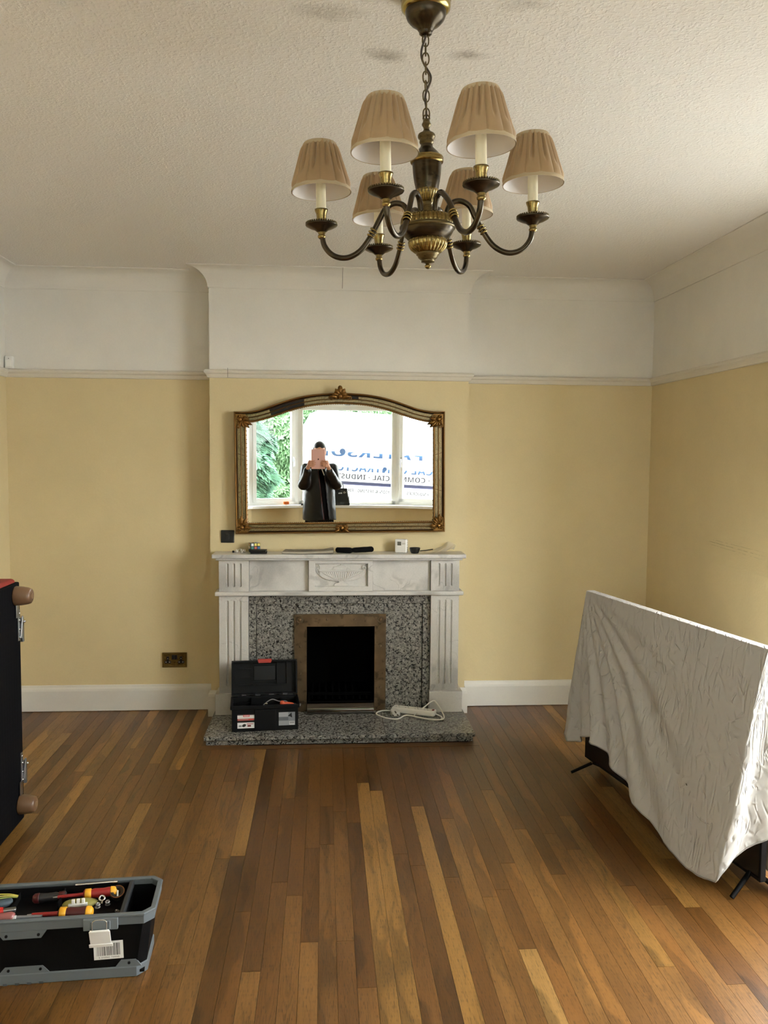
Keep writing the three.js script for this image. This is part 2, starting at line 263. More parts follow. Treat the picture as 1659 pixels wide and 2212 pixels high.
// ceiling with rolled texture; soot marks above four of the lamp shades
{
  const soot = [[0.158, -2.40, 0.040, 0.026, 0.50], [0.394, -2.378, 0.036, 0.020, 0.42], [-0.004, -2.19, 0.050, 0.026, 0.22], [0.495, -2.105, 0.042, 0.022, 0.26]];
  const c0 = [0.90, 0.885, 0.85], X0 = -0.8, Z0 = -3.1, S = 2.0;
  const stainTex = tex(1024, 1024, (u, v) => {
    const x = X0 + u * S, z = Z0 + v * S; let k = 0;
    for (const [sx, sz, rx, rz, a] of soot) { const d = Math.hypot((x - sx) / rx, (z - sz) / rz), n = fbm(u * 26, v * 26, 26, 26, 161, 4), g = vnoise(u * 240, v * 240, 240, 240, 163); k = Math.max(k, a * clamp(1.15 - d * 0.62 - (n - 0.5) * 1.3) * (0.55 + 0.6 * g)); }
    k += 0.03 * (fbm(u * 5, v * 5, 5, 5, 167, 4) - 0.5);
    return c0.map((c, i) => c * (1 - k * [0.5, 0.53, 0.58][i]));
  });
  stainTex.wrapS = stainTex.wrapT = THREE.ClampToEdgeWrapping;
  const g = boxUV(box2(XL - T, XR + T, H, H + 0.2, ZA - T, 1.7));
  // the bump repeats every 0.7 m, the stains sit where they are
  const g1 = g.clone(); const uv = g1.attributes.uv, p = g1.attributes.position;
  const bump = artexBump.clone(); bump.repeat.set(S / 0.7, S / 0.7); bump.needsUpdate = true;
  for (let i = 0; i < p.count; i++) uv.setXY(i, (p.getX(i) - X0) / S, (p.getZ(i) - Z0) / S);
  struct('ceiling', g1, mat(0xffffff, 0.85, 0, { map: stainTex, bumpMap: bump, bumpScale: 0.0016 }), 'textured off-white ceiling with soot marks above the chandelier', 'ceiling');
}

// walls: cream paint to the picture rail, white above
const SW = { z0: -3.45, z1: -1.95, y0: 0.12, y1: 2.46 };              // tall window in the side wall, beyond the edge of the picture
const FB = { x0: -0.118, x1: 0.322, y1: 0.60, z1: -5.46 };             // fire opening in the chimney breast
function wall(name, lower, upper, label) { const w = struct(name, boxUV(lower), M.yellow, label, 'wall'); if (upper) part('upper_wall', boxUV(upper), M.white, w); return w; }
wall('wall_back', merge([box2(XL - T, CL, -0.2, RAIL + 0.02, ZA - T, ZA), box2(CR, XR + T, -0.2, RAIL + 0.02, ZA - T, ZA)]), merge([box2(XL - T, CL, RAIL + 0.02, H + 0.2, ZA - T, ZA), box2(CR, XR + T, RAIL + 0.02, H + 0.2, ZA - T, ZA)]), 'cream alcove walls beside the chimney breast, white above the picture rail');
wall('wall_chimney', ext([[CL, -0.2], [CR, -0.2], [CR, RAIL + 0.02], [CL, RAIL + 0.02]], 0.40, 0, [[[FB.x0, 0.0], [FB.x0, FB.y1], [FB.x1, FB.y1], [FB.x1, 0.0]]]).translate(0, 0, ZC - 0.40), box2(CL, CR, RAIL + 0.02, H + 0.2, ZC - 0.40, ZC), 'cream chimney breast behind the marble fireplace, white above the picture rail');
wall('wall_left', box2(XL - T, XL, -0.2, RAIL + 0.02, ZA, ZR), box2(XL - T, XL, RAIL + 0.02, H + 0.2, ZA, ZR), 'cream wall at the open alcove corner with the alarm sensor');
{
  // two faint scuff lines where furniture rubbed the paint
  const scuff = tex(1024, 512, (u, v, x, y) => { const a = smooth(0.12, 0.2, u) * (1 - smooth(0.75, 0.92, u)), w = 0.012 * (fbm(u * 12, 0.5, 12, 4, 171, 3) - 0.5); let k = 0; for (const [c, s, m] of [[0.52, 0.10, 0.30], [0.60, 0.06, 0.16], [0.44, 0.12, 0.14]]) k += m * a * smooth(0.35, 0.6, fbm(u * 30, c * 20, 30, 30, 173, 3)) * (1 - smooth(0, 0.009, Math.abs(v - c + s * (u - 0.5) + w))); const t = 0.965 - k + 0.03 * (fbm(u * 8, v * 4, 8, 4, 177, 4) - 0.5); return [t, t * 0.998, t * 0.99]; });
  const w = wall('wall_right', merge([box2(XR, XR + T, -0.2, RAIL + 0.02, ZA, -4.55), box2(XR, XR + T, -0.2, 1.05, -4.55, -3.75), box2(XR, XR + T, 1.25, RAIL + 0.02, -4.55, -3.75), box2(XR, XR + T, -0.2, RAIL + 0.02, -3.75, SW.z0), box2(XR, XR + T, -0.2, SW.y0, SW.z0, SW.z1), box2(XR, XR + T, -0.2, RAIL + 0.02, SW.z1, ZR)]), merge([box2(XR, XR + T, RAIL + 0.02, H + 0.2, ZA, SW.z0), box2(XR, XR + T, SW.y1, H + 0.2, SW.z0, SW.z1), box2(XR, XR + T, RAIL + 0.02, H + 0.2, SW.z1, ZR)]), 'cream wall behind the sheeted television, scuffed at mid height');
  const g = boxUV(box2(XR, XR + T, 1.05, 1.25, -4.55, -3.75)), uv = g.attributes.uv, p = g.attributes.position;
  for (let i = 0; i < p.count; i++) uv.setXY(i, (p.getZ(i) + 4.55) / 0.8, (p.getY(i) - 1.05) / 0.2);
  part('scuffed_plaster', g, mat(0xdac89b, 0.72, 0, { map: scuff, bumpMap: paintBump, bumpScale: 0.0006 }), w);
}
// rear wall either side of the bay, and the bay's own walls below and above its windows
{
  const low = [box2(XL - T, BAY[0][0], -0.2, RAIL + 0.02, ZR, ZR + T), box2(BAY[5][0], XR + T, -0.2, RAIL + 0.02, ZR, ZR + T)], up = [box2(XL - T, BAY[0][0], RAIL + 0.02, H + 0.2, ZR, ZR + T), box2(BAY[5][0], XR + T, RAIL + 0.02, H + 0.2, ZR, ZR + T)];
  for (let i = 0; i < 5; i++) {
    const [a, b] = [BAY[i], BAY[i + 1]], L = Math.hypot(b[0] - a[0], b[1] - a[1]), ang = -Math.atan2(b[1] - a[1], b[0] - a[0]);
    const put = (y0, y1) => at(box(L + 0.10, y1 - y0, 0.2, 0, 0, 0.1), (a[0] + b[0]) / 2, (y0 + y1) / 2, (a[1] + b[1]) / 2, 0, ang, 0);
    low.push(put(-0.2, SILL - 0.03)); up.push(put(HEAD, H + 0.2));
  }
  wall('wall_rear', merge(low), merge(up), 'cream wall under and beside the bay window');
}
// picture rail, coving and skirting follow the walls
const BACK = [[XL, ZA], [CL, ZA], [CL, ZC], [CR, ZC], [CR, ZA], [XR, ZA]];
const run = (a, b) => [a, b];
const railP = [[0, RAIL], [0.010, RAIL + 0.002], [0.014, RAIL + 0.010], [0.018, RAIL + 0.022], [0.028, RAIL + 0.030], [0.030, RAIL + 0.038], [0.026, RAIL + 0.046], [0.018, RAIL + 0.050], [0, RAIL + 0.050]];
const covP = [[0, H + 0.001], [0.1165, H + 0.001], [0.1165, H - 0.004]];
for (let i = 0; i <= 16; i++) { const t = (1 - i / 16) * Math.PI / 2; covP.push([0.112 - 0.104 * Math.cos(t), H - 0.110 + 0.104 * Math.sin(t)]); }
covP.push([0.006, H - 0.116], [0, H - 0.116]);
const skP = (h = 0.165) => [[0, 0.004], [0.018, 0.004], [0.0185, h - 0.035], [0.016, h - 0.022], [0.011, h - 0.012], [0.008, h - 0.002], [0.005, h], [0, h]];
const PATHS = { back: BACK, left: [[XL, ZR], [XL, ZA]], right: [[XR, ZA], [XR, ZR]] }, RIGHT_LOW = [[XR, ZA], [XR, SW.z0 - 0.08]];
{
  let n = 1;
  for (const [k, path] of Object.entries(PATHS)) {
    const where = { back: 'along the alcoves and chimney breast', left: 'along the wall with the upended sofa', right: 'along the wall behind the television' }[k];
    const pr = struct(`trim_${n++}`, sweepProfile(railP, k === 'right' ? RIGHT_LOW : path), M.railPaint, `white moulded picture rail ${where}`, 'picture rail');
    if (k === 'back') part('crack', box(0.0018, 0.056, 0.002, -0.578, RAIL + 0.03, ZC + 0.0305), mat(0x4a3c2a, 0.9), pr);
    const cv = struct(`trim_${n++}`, sweepProfile(covP, path), M.white, `white plaster coving ${where}`, 'coving');
    if (k === 'back') part('crack', tube([[0.105, H - 0.004, ZC + 0.1175], [0.1035, H - 0.03, ZC + 0.0755], [0.1045, H - 0.062, ZC + 0.0325], [0.1035, H - 0.105, ZC + 0.0095]], 0.0011, 16, 5), mat(0x3a3026, 0.9), cv);
  }
  const fireL = [[XL, ZA], [CL, ZA], [CL, ZC], [-0.655, ZC]], fireR = [[0.846, ZC], [CR, ZC], [CR, ZA], [XR, ZA]];
  struct('baseboard_back', merge([sweepProfile(skP(), fireL), sweepProfile(skP(), fireR)]), M.gloss, 'white gloss skirting board along the alcoves', 'skirting board');
  struct('baseboard_left', sweepProfile(skP(), PATHS.left), M.gloss, 'white gloss skirting board behind the upended sofa', 'skirting board');
  struct('baseboard_right', sweepProfile(skP(), RIGHT_LOW), M.gloss, 'white gloss skirting board behind the television', 'skirting board');
}

// bay window: five white lights with top lights
{
  const glass = phys(0xffffff, 0, { transmission: 1, thickness: 0, ior: 1.5, specularIntensity: 0.35 });
  const say = ['angled end window of the bay beside the conifer', 'tall side casement of the bay looking onto the conifer', 'wide middle window of the bay facing the van', 'tall side casement of the bay beside the wide middle window', 'angled end window of the bay nearest the television wall'];
  for (let i = 0; i < 5; i++) {
    const [a, b] = [BAY[i], BAY[i + 1]], L = Math.hypot(b[0] - a[0], b[1] - a[1]), ang = -Math.atan2(b[1] - a[1], b[0] - a[0]);
    const w = new THREE.Group(); w.name = `window_${i + 1}`; w.userData = { kind: 'structure', label: say[i], category: 'window' };
    w.position.set((a[0] + b[0]) / 2, SILL, (a[1] + b[1]) / 2); w.rotation.y = ang; scene.add(w);
    const h = HEAD - SILL, tr = 2.19 - SILL, e = L / 2, f = 0.045, D0 = 0.055, D1 = 0.13;
    part('frame', merge([rbox2(-e - 0.03, -e + f, 0, h, D0, D1), rbox2(e - f, e + 0.03, 0, h, D0, D1), rbox2(-e, e, 0, 0.05, D0, D1), rbox2(-e, e, h - 0.05, h, D0, D1), rbox2(-e, e, tr - 0.03, tr + 0.03, D0, D1)]), M.upvc, w);
    const sash = (name, x0, x1, y0, y1, s) => { const q = part(name, merge([rbox2(x0, x0 + s, y0, y1, D0 - 0.012, D1 - 0.02), rbox2(x1 - s, x1, y0, y1, D0 - 0.012, D1 - 0.02), rbox2(x0, x1, y0, y0 + s, D0 - 0.012, D1 - 0.02), rbox2(x0, x1, y1 - s, y1, D0 - 0.012, D1 - 0.02)]), M.upvc, w); part('pane', new THREE.PlaneGeometry(x1 - x0 - 2 * s + 0.01, y1 - y0 - 2 * s + 0.01).translate((x0 + x1) / 2, (y0 + y1) / 2, D0 + 0.03), glass, q); return q; };
    const s = i === 2 ? 0.02 : 0.05;
    const main = sash('casement', -e + f - 0.01, e - f + 0.01, 0.04, tr - 0.02, s), top = sash('top_light', -e + f - 0.01, e - f + 0.01, tr + 0.02, h - 0.04, 0.04);
    const handle = (x, y, turn, parent) => part('handle', merge([at(rbox(0.026, 0.07, 0.012, 0.004), x, y, D0 - 0.018, 0, 0, turn), at(rbox(0.018, 0.115, 0.014, 0.005, 0, -0.045, 0), x, y, D0 - 0.040, 0, 0, turn), at(cyl(0.008, 0.008, 0.03, 0, 0, 0, 10).rotateX(Math.PI / 2), x, y, D0 - 0.03)]), M.steel, parent);
    if (i === 1) handle(e - f - 0.015, 0.62, 0, main); if (i === 3) handle(-e + f + 0.015, 0.62, 0, main);
    handle(0, tr + 0.04, Math.PI / 2, top);
  }
  // tall two-leaf window in the side wall
  const w = new THREE.Group(); w.name = 'window_6'; w.userData = { kind: 'structure', label: 'tall white two-leaf window in the side wall near the television', category: 'window' };
  w.position.set(XR + 0.10, SW.y0, (SW.z0 + SW.z1) / 2); w.rotation.y = Math.PI / 2; scene.add(w);
  const h = SW.y1 - SW.y0, e = (SW.z1 - SW.z0) / 2;
  part('frame', merge([rbox2(-e, -e + 0.06, 0, h, -0.04, 0.05), rbox2(e - 0.06, e, 0, h, -0.04, 0.05), rbox2(-e, e, 0, 0.06, -0.04, 0.05), rbox2(-e, e, h - 0.06, h, -0.04, 0.05)]), M.upvc, w);
  for (const q of [-1, 1]) { const x0 = q < 0 ? -e + 0.05 : 0.0, x1 = q < 0 ? 0.0 : e - 0.05, s = 0.06; const l = part('casement', merge([rbox2(x0, x0 + s, 0.05, h - 0.05, -0.03, 0.035), rbox2(x1 - s, x1, 0.05, h - 0.05, -0.03, 0.035), rbox2(x0, x1, 0.05, 0.05 + s, -0.03, 0.035), rbox2(x0, x1, h - 0.05 - s, h - 0.05, -0.03, 0.035)]), M.upvc, w); part('pane', new THREE.PlaneGeometry(x1 - x0 - 2 * s + 0.01, h - 0.1 - 2 * s + 0.01).translate((x0 + x1) / 2, h / 2, 0), glass, l); part('handle', merge([rbox2(q * 0.03 - 0.012, q * 0.03 + 0.012, 0.92, 1.02, -0.045, -0.03, 0.004), rbox2(q * 0.03 - 0.008, q * 0.03 + 0.008, 0.86, 0.99, -0.065, -0.05, 0.005), rod([q * 0.03, 0.98, -0.03], [q * 0.03, 0.98, -0.06], 0.007)]), M.steel, l); }
  // one window board runs round the bay
  const inn = BAY.map(([x, z], i) => [x + (i === 0 ? 0.05 : i === 5 ? -0.05 : i === 1 ? 0.02 : i === 4 ? -0.02 : 0), z - (i === 0 || i === 5 ? 0.03 : 0.07)]), out = BAY.map(([x, z]) => [x, z + 0.075]).reverse();
  const g = new THREE.ExtrudeGeometry(shapeOf([...inn, ...out].map(([x, z]) => [x, -z])), { depth: 0.03, bevelEnabled: true, bevelSize: 0.004, bevelThickness: 0.004, bevelSegments: 1 }).rotateX(-Math.PI / 2).translate(0, SILL - 0.034, 0);
  const wb = struct('trim_7', g, M.upvc, 'white window board running round the bay', 'window sill');
}
// ---------- fireplace ----------
const Y0 = 0.053, ZJ = -5.02;
// fluted block: a slab whose front has round-ended grooves cut into it
function fluted(x0, x1, y0, y1, zb, zf, n, gy0, gy1, gw) {
  const W = x1 - x0, hs = 0.006, step = W / (n + 1) * 0.86, holes = [];
  for (let i = 0; i < n; i++) { const c = (x0 + x1) / 2 + (i - (n - 1) / 2) * step, r = gw / 2, p = []; for (let k = 0; k <= 10; k++) { const t = Math.PI * k / 10; p.push([c + r * Math.cos(t), gy1 - r + r * Math.sin(t)]); } for (let k = 0; k <= 10; k++) { const t = Math.PI + Math.PI * k / 10; p.push([c + r * Math.cos(t), gy0 + r + r * Math.sin(t)]); } holes.push(p); }
  const front = ext([[x0, y0], [x1, y0], [x1, y1], [x0, y1]], 0.010, 0.0012, holes).translate(0, 0, zf - 0.010), back = box2(x0, x1, y0, y1, zb, zf - 0.0098), gr = [];
  for (let i = 0; i < n; i++) { const c = (x0 + x1) / 2 + (i - (n - 1) / 2) * step; const g = grid(10, 24, (u, v) => { const a = (u - 0.5) * Math.PI * 0.98; return [c + Math.sin(a) * gw / 2 * 1.02, lerp(gy0, gy1, v), zf - 0.0005 - 0.0095 * Math.cos(a) * Math.min(1, smooth(0, 0.04, v) * smooth(0, 0.04, 1 - v) + 0.02)]; }); gr.push(g); }
  return boxUV(merge([front, back, ...gr]), 1.25, (x0 * 7.3) % 1, (y0 * 3.7) % 1);
}
const mar = (g, k = 0) => boxUV(g, 1.25, k * 0.37, k * 0.61);
{
  const s = thing('fire_surround', 'white veined marble fire surround with fluted pilasters and carved urn panel', 'fireplace', [0, 0, 0]);
  part('mantel_shelf', mar(rbox2(-0.661, 0.852, 1.000, 1.024, ZC, -4.975, 0.005, 2), 1), M.marble, s);
  part('shelf_moulding', mar(merge([rbox2(-0.642, 0.833, 0.986, 1.001, ZC, -4.992, 0.006, 2)]), 2), M.marble, s);
  const fy0 = 0.797, fy1 = 0.988;
  part('frieze_block', fluted(-0.625, -0.447, fy0, fy1, ZC, ZJ, 3, fy0 + 0.028, fy1 - 0.022, 0.013), M.marble, s);
  part('frieze_block', fluted(0.645, 0.818, fy0, fy1, ZC, ZJ, 3, fy0 + 0.028, fy1 - 0.022, 0.013), M.marble, s);
  part('frieze_panel', mar(rbox2(-0.446, -0.094, fy0, fy1, ZC, ZJ - 0.022, 0.002), 3), M.marble, s);
  part('frieze_panel', mar(rbox2(0.294, 0.644, fy0, fy1, ZC, ZJ - 0.022, 0.002), 5), M.marble, s);
  // carved centre panel: sunk field with an urn in relief
  const c = part('urn_panel', mar(merge([ext([[-0.093, fy0], [0.293, fy0], [0.293, fy1], [-0.093, fy1]], 0.022, 0.002, [[[-0.055, fy0 + 0.030], [-0.055, fy1 - 0.024], [0.262, fy1 - 0.024], [0.262, fy0 + 0.030]]]).translate(0, 0, ZJ - 0.018), box2(-0.093, 0.293, fy0, fy1, ZC, ZJ - 0.0145)]), 4), M.marble, s);
  {
    const zx = ZJ - 0.0150, cx = 0.1035, cy = fy0 + 0.030, b = [];
    const sweep = (pts, d) => ext(pts, d * 1.9, 0.0022, [], 2).translate(cx, cy, zx);
    b.push(sweep([[-0.042, 0], [0.042, 0], [0.046, 0.008], [0.034, 0.018], [0.014, 0.024], [0.016, 0.03], [-0.016, 0.03], [-0.014, 0.024], [-0.034, 0.018], [-0.046, 0.008]], 0.006));
    const bowl = []; for (let k = 0; k <= 20; k++) { const t = k / 20 * Math.PI; bowl.push([-0.135 * Math.cos(t), 0.088 - 0.060 * Math.pow(Math.sin(t), 0.8)]); } b.push(sweep(bowl, 0.006));
    b.push(sweep([[-0.135, 0.089], [0.135, 0.089], [0.135, 0.098], [-0.135, 0.098]], 0.008));
    b.push(sweep([[-0.062, 0.098], [0.062, 0.098], [0.05, 0.108], [0.045, 0.118], [-0.045, 0.118], [-0.05, 0.108]], 0.006), sweep([[-0.034, 0.118], [0.034, 0.118], [0.014, 0.128], [-0.014, 0.128]], 0.005), ball(0.006, cx, cy + 0.131, zx + 0.002, 1, 1, 0.6));
    for (let k = -9; k <= 9; k++) { const x1 = k * 0.0128, d = Math.sqrt(1 - (k / 10.3) ** 2); b.push(tube([[cx + x1, cy + 0.085, zx + 0.0105], [cx + x1 * 0.82, cy + 0.088 - 0.034 * d, zx + 0.0115], [cx + x1 * 0.45, cy + 0.088 - 0.055 * Math.pow(d, 0.7), zx + 0.0095]], 0.0040, 8, 5)); }
    for (const q of [-1, 1]) { const pts = []; for (let k = 0; k <= 22; k++) { const t = k / 22 * Math.PI * 2.6, r = 0.016 - 0.0042 * t / 2; pts.push([cx + q * (0.139 + r * Math.cos(t + Math.PI / 2) * 0.9), cy + 0.112 + r * Math.sin(t + Math.PI / 2), zx + 0.007]); } b.push(tube(pts, 0.0042, 40, 6), tube([[cx + q * 0.128, cy + 0.062, zx + 0.003], [cx + q * 0.146, cy + 0.085, zx + 0.004], [cx + q * 0.152, cy + 0.108, zx + 0.004]], 0.003, 12, 6)); }
    part('urn_relief', mar(merge(b), 4), M.marble, c);
  }
  part('lower_moulding', mar(merge([rbox2(-0.648, 0.843, 0.772, 0.797, ZC, -4.998, 0.007, 2)]), 6), M.marble, s);
  for (const [x0, x1, px0, px1] of [[-0.625, -0.452, -0.648, -0.446], [0.647, 0.818, 0.640, 0.843]]) {
    part('pilaster', fluted(x0, x1, 0.181, 0.773, ZC, ZJ, 3, 0.225, 0.742, 0.015), M.marble, s);
    part('plinth', mar(rbox2(px0, px1, Y0, 0.182, ZC, -5.0, 0.003), x0 < 0 ? 7 : 8), M.marble, s);
  }
}
{
  const p = thing('granite_back_panel', 'speckled grey granite slips lining the marble fire surround', 'fireplace panel');
  const zf = -5.062, g = (x0, x1, y0, y1, dz = 0) => part('granite_slip', boxUV(rbox2(x0 + 0.0011, x1 - 0.0011, y0 + 0.0011, y1 - 0.0011, ZC + 0.001, zf + dz, 0.0015), 2.5, x0 * 3.1, y1 * 1.7), M.granite, p);
  g(-0.452, 0.112, 0.716, 0.772, 0.012); g(0.112, 0.647, 0.716, 0.772, 0.012);
  g(-0.452, -0.407, Y0, 0.716, 0.012); g(0.601, 0.647, Y0, 0.716, 0.012);
  g(-0.407, -0.166, Y0, 0.716); g(0.364, 0.601, Y0, 0.716); g(-0.166, 0.364, 0.640, 0.716);
}
{
  const h = thing('granite_hearth', 'low speckled grey granite hearth of two stepped layers', 'hearth');
  const xs = [-0.662, -0.352, 0.348, 0.855];
  for (let i = 0; i < 3; i++) {
    const a = xs[i], b = xs[i + 1], e0 = i ? 0.0006 : 0, e1 = i < 2 ? 0.0006 : 0;
    part('lower_block', boxUV(rbox2(a + (i ? e0 : 0.010), b - (i < 2 ? e1 : 0.010), 0, 0.0280, ZC, -4.626, 0.002), 2.5, i * 0.4, 0.2), M.granite, h);
    part('top_slab', boxUV(rbox2(a + e0, b - e1, 0.030, Y0, ZC, -4.610, 0.003), 2.5, i * 0.7, 0.5), M.granite, h);
  }
}
{
  const f = thing('fireplace_insert', 'tarnished copper-brown metal frame riveted round the fire opening', 'fire frame');
  const m = mat(0x8d7a62, 0.40, 0.7, { map: patinaTex }), z0 = -5.062, z1 = -5.050, o = [-0.179, 0.377, 0.652], n = [-0.104, 0.307, 0.576];
  const side = (x0, x1, xi0, xi1) => boxUV(ext([[x0, Y0], [x1, Y0], [xi1, n[2]], [xi0, o[2]]], 0.014, 0.0015).translate(0, 0, z0), 2);
  part('side_strip', boxUV(ext([[o[0], Y0], [n[0], Y0], [n[0], n[2]], [o[0], o[2]]], 0.014, 0.0012).translate(0, 0, z0), 2), m, f);
  part('side_strip', boxUV(ext([[n[1], Y0], [o[1], Y0], [o[1], o[2]], [n[1], n[2]]], 0.014, 0.0012).translate(0, 0, z0), 2), m, f);
  part('top_strip', boxUV(ext([[n[0], n[2]], [n[1], n[2]], [o[1], o[2]], [o[0], o[2]]], 0.014, 0.0012).translate(0, 0, z0), 2), m, f);
  for (const x of [-0.145, 0.343]) part('corner_boss', merge([cyl(0.017, 0.015, 0.008).rotateX(Math.PI / 2), new THREE.TorusGeometry(0.019, 0.0022, 6, 28), ball(0.010, 0, 0, 0.005, 1, 1, 0.6)]).translate(x, 0.619, z0 + 0.017), m, f);
  for (const [x, y] of [[0.018, 0.619], [0.185, 0.619], [-0.143, 0.455], [-0.143, 0.29], [0.343, 0.455], [0.343, 0.2]]) part('rivet', ball(0.0075, x, y, z0 + 0.0145, 1, 1, 0.8, 12), m, f);
}
{
  const b = thing('firebox', 'soot-black cast iron firebox set into the chimney breast', 'firebox');
  const { x0, x1, y1, z1 } = FB, t = 0.01, zf = -5.063;
  part('back_plate', box2(x0, x1, Y0, y1, z1, z1 + t), M.soot, b);
  part('side_plate', box2(x0, x0 + t, Y0, y1, z1, zf), M.soot, b); part('side_plate', box2(x1 - t, x1, Y0, y1, z1, zf), M.soot, b);
  part('top_plate', box2(x0, x1, y1 - t, y1, z1, zf), M.soot, b);
  part('base_plate', box2(x0, x1, Y0, Y0 + 0.012, z1, zf), M.soot, b);
  for (let k = 0; k < 9; k++) part('grate_bar', rbox2(x0 + 0.04 + k * 0.042, x0 + 0.052 + k * 0.042, Y0 + 0.06, Y0 + 0.085, z1 + 0.05, -5.10, 0.003), M.soot, b);
  part('grate_front', merge([rbox2(x0 + 0.02, x1 - 0.02, Y0 + 0.088, Y0 + 0.105, -5.105, -5.09, 0.004), rbox2(x0 + 0.02, x0 + 0.035, Y0 + 0.012, Y0 + 0.105, -5.105, -5.09, 0.003), rbox2(x1 - 0.035, x1 - 0.02, Y0 + 0.012, Y0 + 0.105, -5.105, -5.09, 0.003)]), M.soot, b);
  const a = thing('ash_pan', 'polished metal ash pan cover at the foot of the fire opening', 'ash pan', [0.1015, Y0, -5.048]);
  part('curved_front', grid(4, 20, (u, v) => { const t2 = v * 1.35; return [lerp(-0.202, 0.202, u), 0.002 + 0.060 * Math.sin(t2) / Math.sin(1.35), 0.048 - 0.040 * (1 - Math.cos(t2))]; }), mat(0x57514b, 0.10, 1), a);
  part('black_back', box2(-0.202, 0.202, 0, 0.060, -0.014, 0.006), M.black, a);
  part('lip', rbox2(-0.205, 0.205, 0, 0.006, -0.01, 0.056, 0.002), mat(0x302c29, 0.3, 0.8), a);
  for (const q of [-1, 1]) part('end_plate', box2(q * 0.203 - 0.002, q * 0.203 + 0.002, 0, 0.055, -0.01, 0.012), M.black, a);
}
